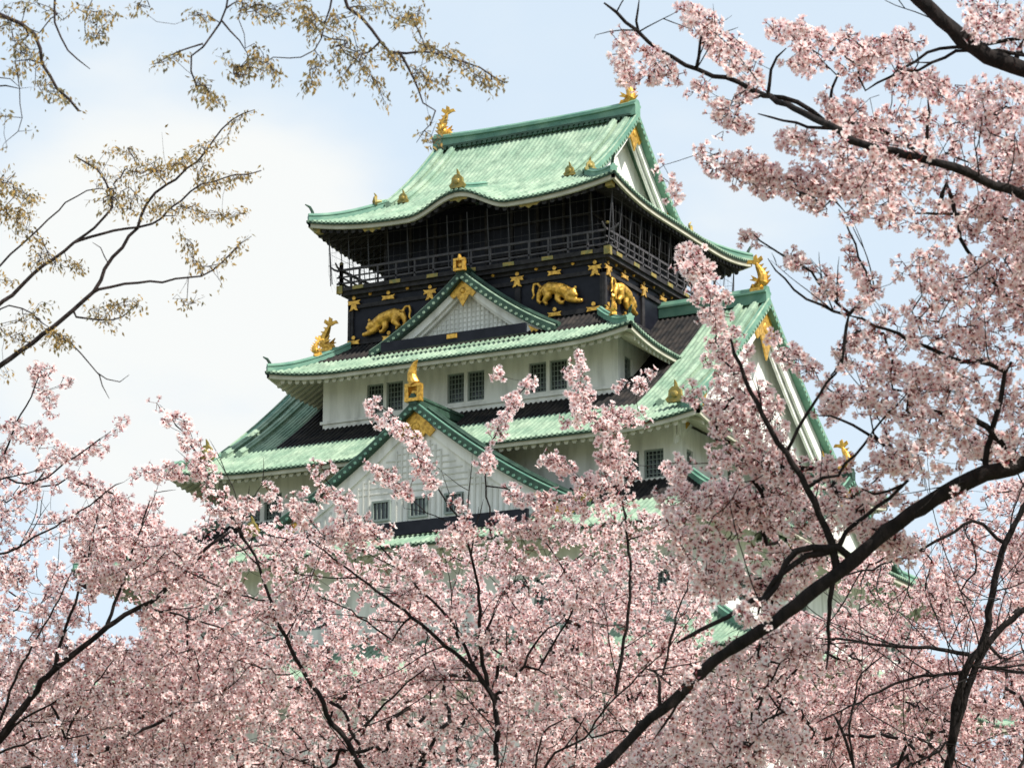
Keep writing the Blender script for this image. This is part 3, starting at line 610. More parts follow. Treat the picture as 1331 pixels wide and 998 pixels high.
# --- tier 5 and stone base
R5 = Roof(19.6, 16.3, 22.0, 2.4, 4.4, c=0.25, U=0.5, Q=5.5)
r5 = hipped('lowest green tiled roof above the stone base', R5, 4.4); eaves(R5, r5, 2.5, n=90)
hips(R5, r5, 4.2, .36, .45)
walls(17.0, 13.7, 13.6, 22.0, {0: [(c-.5, c+.5, 17.5, 19.2) for c in (-13, -8, -3, 3, 8, 13)], 1: [(c-.5, c+.5, 17.5, 19.2) for c in (-10, -4, 4, 10)]}, 'white plaster wall of the ground storey', M['plaster'])
sb = MB(); P = []
for t in np.linspace(0, 1, 9):
    f = (1-t)**1.6; a, b_, z = 17.4+5.5*f, 14.1+5.5*f, 14.0*t
    P.append([(-a, -b_, z), (a, -b_, z), (a, b_, z), (-a, b_, z)])
sb.grid(np.array(P), True); sb.add([(-17.4, -14.1, 14.0), (17.4, -14.1, 14.0), (17.4, 14.1, 14.0), (-17.4, 14.1, 14.0)], [(0, 1, 2, 3)])
tag(sb.build('stone_base', M['stone']), 'sloping grey granite block base under the castle keep', 'stone wall')
# ------------------------------------------------------------------ trees
def resample(pts, step):
    pts = np.asarray(pts, float); s = np.r_[0, np.cumsum(np.linalg.norm(np.diff(pts, axis=0), axis=1))]
    n = max(2, int(math.ceil(s[-1]/step))+1); t = np.linspace(0, s[-1], n)
    return np.stack([np.interp(t, s, pts[:, i]) for i in range(pts.shape[1])], 1)
def smooth_path(pts, step):              # Catmull-Rom through the traced points
    p = np.asarray(pts, float)
    if len(p) > 2:
        q = np.vstack([2*p[0]-p[1], p, 2*p[-1]-p[-2]]); o = []
        for i in range(1, len(q)-2):
            for t in np.linspace(0, 1, 6, endpoint=False):
                a, b, c, d = q[i-1], q[i], q[i+1], q[i+2]
                o.append(0.5*((2*b)+(c-a)*t+(2*a-5*b+4*c-d)*t*t+(3*b-a-3*c+d)*t**3))
        o.append(p[-1]); p = np.array(o)
    return resample(p, step)
def rand_dirs(g, n):
    v = g.normal(0, 1, (n, 3)); return v/np.linalg.norm(v, axis=1)[:, None]
class Tree:
    def __init__(s, base, top, r0, r1, seed):
        s.rng = np.random.default_rng(seed); s.P = []; s.par = []; s.rad = []; s.len = []
        base, top = np.array(base, float), np.array(top, float); mid = (base+top)/2+np.array([*s.rng.normal(0, .06, 2), 0])
        pts = smooth_path([base, mid, top], .12); last = -1
        for i, p in enumerate(pts): last = s.node(p, last, r0+(r1-r0)*i/(len(pts)-1))
        s.ntrunk = len(s.P)
    def node(s, p, par, r=0.0):
        s.P.append(np.array(p, float)); s.par.append(par); s.rad.append(r)
        s.len.append(0 if par < 0 else s.len[par]+float(np.linalg.norm(s.P[par]-p))); return len(s.P)-1
    def limb(s, pts, ra, rb, join=None):
        """a traced limb; its first point is joined to the nearest wood already there"""
        pts = smooth_path(pts, .05); A = np.array(s.P); j = int(np.argmin(np.linalg.norm(A-pts[0], axis=1))) if join is None else join
        gap = np.linalg.norm(A[j]-pts[0])
        if gap > .08:
            n = int(gap/.06)+1; a = A[j]
            bend = np.array([0, 0, 1.0])*gap*.12
            for i in range(1, n):
                t = i/n; j = s.node(a*(1-t)+pts[0]*t+bend*math.sin(math.pi*t), j, ra*1.05)
        for i, p in enumerate(pts):
            wob = s.rng.normal(0, .0035, 3) if 0 < i < len(pts)-1 else 0
            j = s.node(p+wob, j, ra+(rb-ra)*i/(len(pts)-1))
        return j
    def twigs(s, n, l0, l1, r=.0032, front=.35):
        """long thin wandering shoots leaving the limbs, many on the side facing the viewer"""
        src = [i for i in range(s.ntrunk, len(s.P)) if s.rad[i] > .0045]; g = s.rng
        for i in g.choice(src, n):
            v = rand_dirs(g, 1)[0]; tg = s.P[i]-s.P[s.par[i]]; tg /= np.linalg.norm(tg)+1e-9
            v = v*.8+tg*.7-FW*front+np.array([0, 0, .15]); v /= np.linalg.norm(v); j = int(i); p = s.P[j].copy(); ln = g.uniform(l0, l1); m = int(ln/.035); b = rand_dirs(g, 1)[0]*.10; fk = g.integers(m//3, m) if m > 4 else 0
            for q in range(m):
                if q % 6 == 5: b = rand_dirs(g, 1)[0]*.14
                v = v+b*.5+rand_dirs(g, 1)[0]*.07; v /= np.linalg.norm(v); p = p+v*.035; j = s.node(p, j, r*(1-.7*q/m))
                if q == fk:
                    w = v+rand_dirs(g, 1)[0]*.8; w /= np.linalg.norm(w); k = j; z = p.copy()
                    for h in range(m-q):
                        w = w+rand_dirs(g, 1)[0]*.12; w /= np.linalg.norm(w); z = z+w*.035; k = s.node(z, k, r*.7*(1-.7*h/max(1, m-q)))
    def grow(s, pts, bf=.18, leaf=.0016, sub=.045, sway=.045):
        """spread twigs to every bud point: always the cheapest link (twig length + a share of the way to the trunk)"""
        pts = np.asarray(pts, float); n = len(pts); N0 = len(s.P); T = np.array(s.P); pl = np.array(s.len)
        best = np.full(n, 1e9); bj = np.zeros(n, int)
        st = max(s.ntrunk-3, 0)
        for i in range(n):
            c = np.linalg.norm(T[st:]-pts[i], axis=1)+bf*pl[st:]; j = int(np.argmin(c)); best[i] = c[j]; bj[i] = j+st
        left = np.ones(n, bool); ends = np.zeros(n, int); drc = np.zeros((n, 3))
        for _ in range(n):
            i = int(np.argmin(np.where(left, best, 1e18))); left[i] = False
            j = bj[i]; a = s.P[j]; b = pts[i]; v = b-a; ln = np.linalg.norm(v)
            k = max(1, int(ln/sub)); off = s.rng.normal(0, sway*ln, 3); off -= v*(off@v)/(ln*ln+1e-9); off[2] -= .05*ln
            for q in range(1, k+1):
                t = q/k; j = s.node(a*(1-t)+b*t+off*math.sin(math.pi*t), j)
            ends[i] = j; drc[i] = v/(ln+1e-9)
            d = np.linalg.norm(pts-b, axis=1)+bf*s.len[j]; m = left & (d < best); best[m] = d[m]; bj[m] = j
        # pipe model for the wood nobody traced
        M_ = len(s.P); area = np.zeros(M_); kids = np.zeros(M_, int)
        for i in range(M_-1, 0, -1):
            if kids[i] == 0: area[i] = max(area[i], leaf**2.3)
            kids[s.par[i]] += 1; area[s.par[i]] += area[i]
        for i in range(M_):
            if s.rad[i] == 0: s.rad[i] = min(area[i]**(1/2.3), .009)
        return ends, drc
    def wood(s, name, m, parent):
        M_ = len(s.P); kids = [[] for _ in range(M_)]
        for i, p in enumerate(s.par):
            if p >= 0: kids[p].append(i)
        mb = MB(); starts = [(0, -1)]
        while starts:
            i, pr = starts.pop(); ch = [pr, i] if pr >= 0 else [i]
            while kids[i]:
                k = max(kids[i], key=lambda c: s.rad[c]); starts += [(c, i) for c in kids[i] if c != k]; i = k; ch.append(i)
            r = [s.rad[c] for c in ch]
            if pr >= 0: r[0] = min(r[1]*1.25, s.rad[pr])
            r[-1] *= .55
            mx_ = max(r); r = [v*(1+s.rng.normal(0, .05)) if v > .012 else v for v in r]
            if len(ch) > 1: mb.tube([s.P[c] for c in ch], r, 12 if mx_ > .03 else 7 if mx_ > .008 else 4, cap=mx_ > .008)
        return mb.build(name, m, parent, smooth=True)

def frames(nv, g):
    a = rand_dirs(g, len(nv)); u = np.cross(nv, a); u /= np.linalg.norm(u, axis=1)[:, None]+1e-9
    return u, np.cross(nv, u)
def soup(name, chunks, m, parent):
    """chunks of (verts n,k,3 | faces as index lists | colours n,k,3) merged into one mesh, numpy all the way"""
    V = []; C = []; LI = []; LT = []; o = 0
    for v, f, c in chunks:
        n, k = v.shape[:2]
        for face in f:
            idx = (np.arange(n)[:, None]*k+np.array(face)[None]+o); LI.append(idx.reshape(-1)); LT.append(np.full(n, len(face)))
        V.append(v.reshape(-1, 3)); C.append(c.reshape(-1, 3)); o += n*k
    V = np.concatenate(V); C = np.concatenate(C); LI = np.concatenate(LI); LT = np.concatenate(LT)
    me = bpy.data.meshes.new(name); me.vertices.add(len(V)); me.vertices.foreach_set('co', V.astype(np.float32).ravel())
    me.loops.add(len(LI)); me.loops.foreach_set('vertex_index', LI.astype(np.int32))
    me.polygons.add(len(LT)); me.polygons.foreach_set('loop_start', np.r_[0, np.cumsum(LT)[:-1]].astype(np.int32)); me.polygons.foreach_set('loop_total', LT.astype(np.int32))
    at_ = me.attributes.new('tint', 'FLOAT_COLOR', 'POINT'); at_.data.foreach_set('color', np.c_[C, np.ones(len(C))].astype(np.float32).ravel())
    me.update(calc_edges=True); me.materials.append(m)
    ob = bpy.data.objects.new(name, me); COL.objects.link(ob); ob.parent = parent; return ob
def blossoms(name, centres, drc, g, parent, size=.0175, per=(3, 6), tone=(1, 1, 1)):
    centres = np.asarray(centres, float); n = len(centres)
    cnt = g.integers(per[0], per[1]+1, n); ci = np.repeat(np.arange(n), cnt); N = len(ci)
    d = rand_dirs(g, N)+drc[ci]*.35+np.array([0, 0, -.12]); d /= np.linalg.norm(d, axis=1)[:, None]
    ln = g.uniform(.016, .040, N); ctr = centres[ci]+d*ln[:, None]
    nv = d+rand_dirs(g, N)*.45; nv /= np.linalg.norm(nv, axis=1)[:, None]
    u, w = frames(nv, g); S_ = size*g.uniform(.82, 1.18, N); cup = g.uniform(.05, .55, N); ph = g.uniform(0, 6.28, N)
    hue = g.uniform(0, 1, (N, 1)); base = np.array([.93, .83, .835])*(1-hue)+np.array([.95, .905, .885])*hue
    clus = g.normal(0, .05, (n, 1))[ci]; base = np.clip(base*(1+clus)*np.array(tone), 0, .95); core = base*np.array([.82, .42, .42])
    mid = base*np.array([.99, .95, .955])
    chunks = []
    pet = [(0, .10), (-.34, .52), (-.24, .95), (0, .84), (.24, .95), (.34, .52)]; fc = [(0, 3, 2, 1), (0, 5, 4, 3)]
    for k in range(5):
        a = ph+k*2*math.pi/5+g.normal(0, .09, N); ra = np.cos(a)[:, None]*u+np.sin(a)[:, None]*w; ta = np.cross(nv, ra); cu = cup+g.normal(0, .12, N)
        v = np.stack([ctr+S_[:, None]*(ta*x+ra*y*np.sqrt(np.maximum(.2, 1-(cu*y)**2))[:, None]+nv*(cu*y*y+abs(x)*.25)[:, None]) for x, y in pet], 1)
        c = np.stack([core, mid, base, base*.98, base, mid], 1); chunks.append((v, fc, c))
    # stamens and calyx
    for ang in (0.6, 2.7, 4.8):
        a = ph+ang; ra = np.cos(a)[:, None]*u+np.sin(a)[:, None]*w
        tip = ctr+S_[:, None]*(ra*.28+nv*.42); b1 = ctr+S_[:, None]*(np.cross(nv, ra)*.05); b2 = ctr-S_[:, None]*(np.cross(nv, ra)*.05)
        chunks.append((np.stack([b1, b2, tip], 1), [(0, 1, 2)], np.tile(np.array([[.55, .18, .16], [.55, .18, .16], [.72, .50, .22]]), (N, 1, 1))))
    red = np.array([.20, .05, .055]); q = ctr-nv*S_[:, None]*.55
    for a0 in (0, 2.09, 4.19):
        a = ph+a0; r1 = np.cos(a)[:, None]*u+np.sin(a)[:, None]*w; a = a+2.09; r2 = np.cos(a)[:, None]*u+np.sin(a)[:, None]*w
        chunks.append((np.stack([q, ctr-nv*S_[:, None]*.06+r1*S_[:, None]*.29, ctr-nv*S_[:, None]*.06+r2*S_[:, None]*.29], 1), [(0, 1, 2)], np.tile(red, (N, 3, 1))))
    sd_ = np.cross(d, nv+.01); sd_ /= np.linalg.norm(sd_, axis=1)[:, None]+1e-9; c0 = centres[ci]
    chunks.append((np.stack([c0-sd_*.0013, c0+sd_*.0013, q+sd_*.0017, q-sd_*.0017], 1), [(0, 1, 2, 3)], np.tile(np.array([.12, .05, .032]), (N, 4, 1))))
    # buds
    B = n; bd_ = rand_dirs(g, B); bc = centres+bd_*g.uniform(.012, .03, B)[:, None]; u, w = frames(bd_, g); h = .006
    v = np.stack([bc-bd_*h*1.1, bc+u*h*.6, bc+w*h*.6, bc-u*h*.6, bc-w*h*.6, bc+bd_*h*1.5], 1)
    c = np.tile(np.array([[.20, .05, .06]]+[[.62, .27, .33]]*4+[[.72, .40, .45]]), (B, 1, 1))
    chunks.append((v, [(0, 2, 1), (0, 3, 2), (0, 4, 3), (0, 1, 4), (5, 1, 2), (5, 2, 3), (5, 3, 4), (5, 4, 1)], c))
    return soup(name, chunks, M['petal'], parent)
def leaves(name, centres, drc, g, parent, per=(4, 8), size=.020, tone=0.0):
    per = (2, 5); size = .018
    centres = np.asarray(centres, float); n = len(centres); cnt = g.integers(per[0], per[1]+1, n); ci = np.repeat(np.arange(n), cnt); N = len(ci)
    d = rand_dirs(g, N)*.65+drc[ci]*.35+np.array([0, 0, -.75]); d /= np.linalg.norm(d, axis=1)[:, None]
    b = centres[ci]+rand_dirs(g, N)*.022; ln = size*g.uniform(.6, 1.35, N)[:, None]; u, w = frames(d, g); wd = ln*g.uniform(.15, .27, N)[:, None]
    v = np.stack([b, b+d*ln*.45+u*wd, b+d*ln+w*ln*.18, b+d*ln*.45-u*wd, b+d*ln*.5+w*ln*.10], 1)
    t = np.clip(g.uniform(0, 1, (N, 1))+g.normal(0, .35, (n, 1))[ci]+tone, 0, 1)
    col = np.array([.28, .25, .15])*(1-t)+np.array([.44, .29, .10])*t; col = col*g.uniform(.55, 1.15, (N, 1))
    c = np.repeat(col[:, None], 5, 1)
    return soup(name, [(v, [(0, 1, 4), (1, 2, 4), (2, 3, 4), (3, 0, 4)], c)], M['leaf'], parent)

def parse(t): return [[tuple(map(float, p.split(','))) for p in l.split()] for l in t.strip().splitlines()]
def in_poly(x, y, poly):
    c = False; n = len(poly)
    for i in range(n):
        x1, y1 = poly[i]; x2, y2 = poly[i-1]
        if (y1 > y) != (y2 > y) and x < (x2-x1)*(y-y1)/(y2-y1)+x1: c = not c
    return c
def fill(g, poly, dens, d0, d1, holes=(), clump=.75):
    """bud points through the volume between two distances that the outline covers, most of them gathered in puffs along spurs"""
    xs, ys = zip(*poly); A = (max(xs)-min(xs))*(max(ys)-min(ys)); n = int(A*dens*3.2); out = []
    ok = lambda x, y: in_poly(x, y, poly) and not any(((x-a)/ra)**2+((y-b)/rb)**2 < 1 for a, b, ra, rb in holes)
    while n > 0:
        x, y, d = g.uniform(min(xs), max(xs)), g.uniform(min(ys), max(ys)), g.uniform(d0, d1)
        k = int(g.integers(5, 14)) if g.uniform() < clump/4.5 else 1
        ax = rand_dirs(g, 1)[0]*g.uniform(.02, .13); n -= k; s_ = g.uniform(.025, .05)
        for _ in range(k):
            p = at(x, y, d)
            if k > 1: p = p+ax*g.uniform(-1, 1)+g.normal(0, s_, 3)
            v = p-CAMP; z = v@FW; u_, w_ = 665.5+FPX*(v@RT)/z, 499-FPX*(v@UP)/z
            if ok(u_, w_): out.append(p)
    return out
def stroke(g, pts, w, dens, d, dj=.14, gain=.55):
    """bud points round a spray that follows a traced line; w = half width at its ends (photo pixels)"""
    p = resample(pts, 4.0); out = []; wa, wb = [max(3.0, v-2.2) for v in w]
    for i, (x, y) in enumerate(p):
        ww = wa+(wb-wa)*i/(len(p)-1); k = g.poisson(dens*4*2*ww*gain)
        for _ in range(k):
            r = ww*math.sqrt(g.uniform()); a = g.uniform(0, 6.283); out.append(at(x+r*math.cos(a), y+r*math.sin(a), d+g.normal(0, dj)))
    return out
def bole(px, d, top_py):                 # a trunk foot on the ground under pixel column px, and its fork
    f = at(px, top_py, d); return (f[0]+.1, f[1]+.15, -0.05), f
def px2m(px, d): return px*d/FPX
def put_limbs(T, text, d):
    for line in text.strip().splitlines():
        w, pts = line.split(':'); a, b = map(float, w.split(',')); P_ = []
        for q in pts.split():
            v = list(map(float, q.split(','))); P_.append(at(v[0], v[1], v[2] if len(v) > 2 else d))
        T.limb(P_, px2m(a, d), px2m(b, d))
def cherry(label, T, buds, g, per=(3, 6), tone=(1, 1, 1), size=.0175, leaf=.0010, bf=.03):
    root = thing('cherry_tree', label, 'cherry tree', T.P[0].copy(), 'cherry trees in blossom')
    ends, drc = T.grow(buds, bf=bf, leaf=leaf); o = T.P[0].copy()
    T.P = [p-o for p in T.P]
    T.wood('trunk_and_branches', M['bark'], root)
    C_ = np.array([T.P[e] for e in ends]); C_ = C_+g.normal(0, .006, C_.shape)
    blossoms('blossom', C_, drc, g, root, per=per, tone=tone, size=size)
    print(label, len(buds), 'clusters', len(T.P), 'nodes'); return root

# --- right-hand cherry: the near tree whose limbs cross the right of the view
g = np.random.default_rng(3); DA = 10.0
b0, b1 = bole(1640, DA+.4, 560); A_ = Tree(b0, b1, .17, .11, 5)
put_limbs(A_, """
12.5,5: 1520,590 1420,588 1331,602 1260,625 1185,668 1120,718 1060,768 1010,806 940,850 900,885 850,930 780,998 720,1050 660,1090
16.5,9.5: 1600,480,10.6 1540,260,10.4 1450,150,10.2 1400,128 1331,92 1300,80 1265,62 1230,30 1195,0 1150,-60
8.5,2.2: 1520,400,10.2 1430,300,9.9 1331,254,9.45 1260,226,9.35 1200,206,9.35 1130,192,9.4 1080,166,9.5 1010,131,9.8 960,109 905,90 850,61 820,36 785,4
5,2.5: 1090,711 1032,718 1002,771 966,786 930,810 880,835
5,2: 1085,714 1040,728 1000,760 985,800
5.5,2.2: 1087,738 1075,690 1050,636 1020,588 1004,560 985,525 966,487 950,440
2.5,1.5: 1022,588 1042,549 1078,495 1095,470
4,1.5: 1083,745 1081,770 1077,825 1074,870
4.5,3: 1284,618 1280,600 1288,560 1300,510 1315,470
5,3.5: 1327,602 1293,565 1262,545 1215,535
2,1.2: 1090,618 1117,585 1156,537 1180,510
2.6,1.4: 905,90 911,60 914,36
2.8,1.4: 998,125 1003,90 1022,63
3,1.4: 1075,160 1082,120 1093,84
3,1.6: 1203,206 1204,170 1206,130
2.4,1.2: 830,42 827,22 831,-2
2.4,1.2: 1085,168 1040,163 985,148
3,1.5: 1331,290 1260,281 1185,278
3,1.4: 1331,50 1270,58 1210,66 1180,85 1125,118
3,1.6: 1331,72 1250,66 1200,88 1160,100
3.2,1.6: 1230,238 1260,330 1310,385 1331,400
2.2,1: 1103,410 1050,388 1018,363 1003,345 998,336
1.8,1: 1137,382 1120,340 1108,310 1090,272
2,1: 1105,408 1085,390 1050,352 1010,328 975,300
3.2,1.6: 1250,470 1180,440 1120,415 1103,410
2.4,1.2: 1150,580 1120,560 1090,545 1062,540
3,1.5: 1100,690 1180,625 1150,640 1120,635
2.4,1.2: 905,885 885,910 850,960
3,1.6: 858,922 857,885 852,870
""", DA)
A_.twigs(50, .15, .4, .0028)
buds = []
for t, w, dn, d in [
    ('820,40 806,66 815,95 850,100 876,88', (13, 12), .021, 10), ('845,70 870,95', (14, 10), .022, 10),
    ('890,15 910,28 925,45 945,50', (13, 15), .024, 10), ('925,62 955,75 985,92', (18, 15), .024, 10), ('905,110 930,135 945,160 965,160', (14, 10), .026, 10), ('975,110 955,130', (12, 14), .024, 10),
    ('1010,38 1040,45 1065,62 1040,85', (20, 22), .025, 10), ('1085,48 1110,70 1140,72 1105,95', (18, 20), .026, 10), ('1150,55 1185,55', (15, 12), .024, 10),
    ('1010,180 1040,180 1060,190', (14, 12), .026, 10), ('1075,140 1100,150 1140,175', (18, 18), .026, 10), ('1150,100 1190,105 1235,118', (16, 16), .027, 10), ('1245,135 1262,150 1280,150', (14, 12), .026, 10),
    ('912,192 925,212 950,220 975,215', (11, 16), .028, 10.1), ('975,225 1010,240 1060,240 1110,235', (20, 24), .028, 10.1), ('1050,262 1070,270', (12, 8), .024, 10.1),
    ('970,300 966,312 980,318', (6, 7), .024, 10.1), ('1008,312 1030,340 1050,350 1068,362', (5, 12), .026, 10.1), ('1066,375 1100,380', (8, 10), .02, 10.1), ('1100,318 1108,340 1130,365', (9, 8), .025, 10.1),
    ('865,220 872,240 878,262', (9, 4), .02, 10.6),
    ('893,322 892,345 905,362 922,385 935,415 940,450', (14, 23), .022, 10.8), ('930,380 938,390', (16, 12), .026, 10.8), ('905,335 915,350', (10, 10), .02, 10.8),
    ('945,455 955,500 975,545 1000,585', (28, 26), .020, 10.8), ('885,505 915,515 940,540 955,570', (8, 24), .022, 10.8), ('1005,440 1030,462 1048,485', (9, 8), .022, 10.8), ('990,500 1005,535 1015,565', (12, 14), .018, 10.8), ('1040,602 1075,612 1095,640', (9, 10), .022, 10.6), ('1000,455 1030,470 1060,480', (14, 11), .014, 10.7),
    ('898,618 880,602 870,597', (12, 6), .025, 10.8), ('905,572 908,576', (5, 5), .03, 10.8), ('925,600 960,595 1010,605 1040,620', (18, 22), .027, 10.8), ('870,640 910,650 960,655 1010,660', (18, 30), .026, 10.9),
    ('1075,500 1090,520 1070,530', (14, 20), .025, 10.4), ('1090,470 1100,450 1115,430', (10, 14), .026, 10.4), ('1060,610 1085,600 1105,610', (12, 10), .022, 10.4),
    ('1080,650 1130,650 1180,640', (16, 18), .022, 10.4), ('965,800 990,790 1010,800', (14, 12), .03, 9.75), ('1225,660 1250,640', (7, 6), .02, 9.7), ('905,880 880,905', (8, 8), .016, 9.75), ('1095,668 1140,690 1175,715', (16, 18), .028, 10.2), ('1125,612 1160,600 1190,605', (10, 14), .022, 10.3), ('1095,690 1060,670', (16, 20), .024, 10.4)]:
    buds += stroke(g, [tuple(map(float, p.split(','))) for p in t.split()], w, dn, d)
buds += fill(g, [(1236, 5), (1440, 0), (1440, 60), (1331, 60), (1260, 50)], .0032, 9.4, 10.6)
buds += fill(g, [(1120, 150), (1180, 140), (1240, 165), (1280, 110), (1440, 110), (1440, 330), (1260, 325), (1200, 300), (1100, 285), (1080, 240), (1085, 190)], .0030, 9.3, 10.8, holes=[(1160, 165, 14, 14), (1215, 190, 16, 10), (1235, 320, 14, 10)])
buds += fill(g, [(1270, 120), (1440, 110), (1440, 330), (1300, 330)], .0015, 9.5, 10.8)
buds += fill(g, [(1175, 340), (1215, 325), (1240, 350), (1260, 330), (1440, 320), (1440, 640), (1331, 600), (1240, 610), (1190, 630), (1140, 600), (1120, 560), (1098, 480), (1105, 400), (1120, 380)], .0029, 9.4, 10.9, holes=[(1160, 385, 18, 26), (1245, 410, 16, 16), (1135, 410, 12, 8), (1205, 470, 8, 12), (1150, 555, 26, 14), (1235, 590, 20, 14), (1280, 470, 10, 8)])
buds += fill(g, [(860, 660), (960, 620), (1090, 640), (1080, 720), (1000, 790), (880, 760)], .0034, 10.4, 11.6, holes=[(940, 660, 14, 10), (838, 672, 20, 12)])
buds += fill(g, [(900, 870), (1010, 790), (1070, 830), (1040, 998), (780, 1090), (820, 960)], .0020, 10.2, 11.4)
buds += fill(g, [(1440, 20), (1560, 60), (1660, 180), (1640, 420), (1560, 560), (1440, 600)], .0022, 9.4, 11.0)
cherry('near cherry tree with thick black limbs arching in from the right edge', A_, buds, g, per=(3, 6))

# --- far right cherry behind it
g = np.random.default_rng(4); DB = 14.0
b0, b1 = bole(1225, DB, 1060); B_ = Tree(b0, b1, .10, .026, 6)
put_limbs(B_, """
6,3.4: 1225,1060 1232,1000 1242,950 1252,915 1262,880 1278,845 1305,812 1331,792 1400,740
6.2,3.1: 1236,970 1246,905 1262,860 1280,830 1287,790 1297,735 1312,692 1328,664 1345,640 1370,590
3.1,1.2: 1258,850 1215,843 1165,840 1100,832 1060,828
2.5,0.99: 1254,872 1180,882 1115,912 1060,940
2.5,1.2: 1262,865 1331,872 1400,880
2.5,0.99: 1296,700 1270,678 1231,695 1171,726 1111,744 1070,755
1.9,0.93: 1110,998 1105,940 1118,880 1150,850
1.9,0.93: 1240,960 1200,985 1150,1010
2.5,1.2: 1000,1080 975,1000 978,920 982,860
""", DB)
B_.twigs(60, .4, 1.1, .0038, .6)
buds = fill(g, [(1060, 750), (1120, 730), (1200, 690), (1240, 640), (1460, 600), (1460, 1110), (740, 1110), (800, 1000), (900, 900), (1000, 800)], .0046, 14.3, 18.0, holes=[(1178, 742, 22, 26), (1265, 800, 22, 14), (1230, 845, 30, 12), (1290, 945, 32, 14), (1240, 800, 34, 10), (1065, 780, 30, 26), (1165, 700, 12, 8), (1320, 840, 14, 18)])
buds += fill(g, [(900, 880), (1100, 860), (1460, 850), (1460, 1110), (740, 1110)], .0034, 15.5, 19, holes=[(1290, 945, 32, 14)])
buds += fill(g, [(1040, 720), (1130, 720), (1200, 760), (1460, 720), (1460, 1110), (960, 1110)], .0048, 16, 20, holes=[(1178, 742, 20, 24), (1230, 845, 26, 10), (1065, 780, 26, 20)])
cherry('dusky cherry tree with a forked trunk behind the thick limb at lower right', B_, buds, g, per=(4, 6), tone=(.97, .94, .94), leaf=.0010)

# --- middle cherry below the castle
g = np.random.default_rng(5); DC = 13.2
b0, b1 = bole(560, DC+.3, 1130); C_T = Tree(b0, b1, .14, .06, 7)
put_limbs(C_T, """
4.8,1.1: 520,1100 490,1040 453,964 429,937 417,907 396,877 375,835 358,800 345,760 330,720 312,692 300,660
2.1,0.82: 453,964 490,925 527,890 560,860
4.8,0.85: 640,1080 645,990 643,913 616,871 567,829 516,787 441,730 400,700
2.6,0.85: 625,885 589,811 546,766 507,724 480,690
3.1,1: 634,890 624,840 622,766 612,720 606,690 601,640
2.6,0.85: 640,905 670,880 700,830 735,800
2.1,0.82: 700,1040 714,985 759,960 786,923 831,875 860,850
2.1,0.82: 690,1060 705,956 738,932
2.6,0.8: 800,900 820,770 811,660 796,606 780,560 765,510
1.6,0.8: 700,870 750,781 735,745 714,712 680,680
1.2,0.8: 640,700 630,610 645,562 668,521 690,497
1.2,0.8: 600,680 568,634 539,564 510,540 490,522
1.2,0.8: 420,700 470,680 440,640 412,612
1.6,0.8: 330,720 285,650 262,600 240,565 222,540
1.2,0.8: 350,780 300,770 250,745 200,720
1.4,0.8: 510,832 450,790 410,770
1.1,0.8: 780,640 740,612 712,594
1.6,0.8: 860,880 880,800 900,740
""", DC)
C_T.twigs(50, .25, .6, .0034, .5)
buds = []
for t, w, dn, d in [
    ('207,523 212,540 240,548 250,580 265,605', (5, 12), .030, 13), ('262,600 275,640 300,670', (14, 18), .030, 13), ('205,618 235,605', (10, 14), .028, 13), ('340,648 348,640 356,640', (7, 8), .030, 13),
    ('310,665 325,655', (12, 10), .028, 13), ('370,660 390,655 400,672', (14, 18), .030, 13), ('412,612 425,608', (9, 9), .032, 13), ('420,635 440,640 455,665 480,690', (10, 16), .028, 13),
    ('478,514 490,540 508,552 535,570', (6, 12), .034, 13), ('540,575 552,605 565,640', (9, 12), .028, 13), ('480,600 500,620 530,640', (7, 11), .026, 13), 
    ('695,492 672,515 652,550', (5, 11), .034, 13), ('650,552 640,580 628,605', (11, 12), .032, 13), ('745,468 752,490 760,515 770,540', (13, 15), .034, 13), ('710,594 725,605 745,615 770,630', (6, 13), .032, 13),
    ('425,690 460,690 500,700', (16, 12), .026, 13), ('575,700 600,676 618,690', (12, 10), .024, 13), ('655,690 700,685 735,690', (14, 14), .026, 13), ('590,640 600,660', (8, 8), .02, 13), ('838,463 836,480 842,484', (6, 5), .030, 13), ('808,498 814,502', (4, 4), .04, 13), ('828,500 834,503', (4, 5), .04, 13), ('650,488 656,496', (4, 4), .04, 13),
    ('785,535 790,570 800,610 815,640', (22, 24), .030, 13), ('735,545 760,545 800,540 830,548', (8, 14), .028, 13), ('865,610 880,620', (8, 8), .03, 13),
    ('650,640 690,655 720,650 760,655', (12, 16), .024, 13), ('575,700 620,692 650,685', (12, 12), .02, 13)]:
    buds += stroke(g, [tuple(map(float, p.split(','))) for p in t.split()], w, dn, d)
holes = [(568, 706, 24, 9), (688, 700, 22, 8), (765, 660, 10, 8), (640, 755, 14, 10), (705, 750, 12, 10), (862, 748, 12, 16), (415, 825, 12, 14), (485, 842, 20, 10), (417, 762, 16, 8), (455, 785, 12, 14), (640, 690, 20, 14), (610, 665, 14, 10), (470, 706, 14, 8), (600, 745, 14, 8)]
buds += fill(g, [(255, 680), (300, 668), (345, 680), (385, 672), (430, 700), (480, 705), (540, 715), (600, 690), (660, 670), (720, 655), (780, 640), (830, 655), (880, 690), (920, 760), (930, 1110), (180, 1110), (200, 820), (235, 720)], .0046, 12.9, 16.6, holes, .9)
buds += fill(g, [(250, 800), (420, 740), (600, 740), (900, 720), (930, 1110), (180, 1110)], .0022, 14, 17, holes)
buds += fill(g, [(200, 860), (400, 830), (900, 840), (930, 1110), (180, 1110)], .0026, 15, 18.5)
cherry('wide cherry tree crown in full pale pink blossom across the foot of the castle', C_T, buds, g, per=(4, 6))

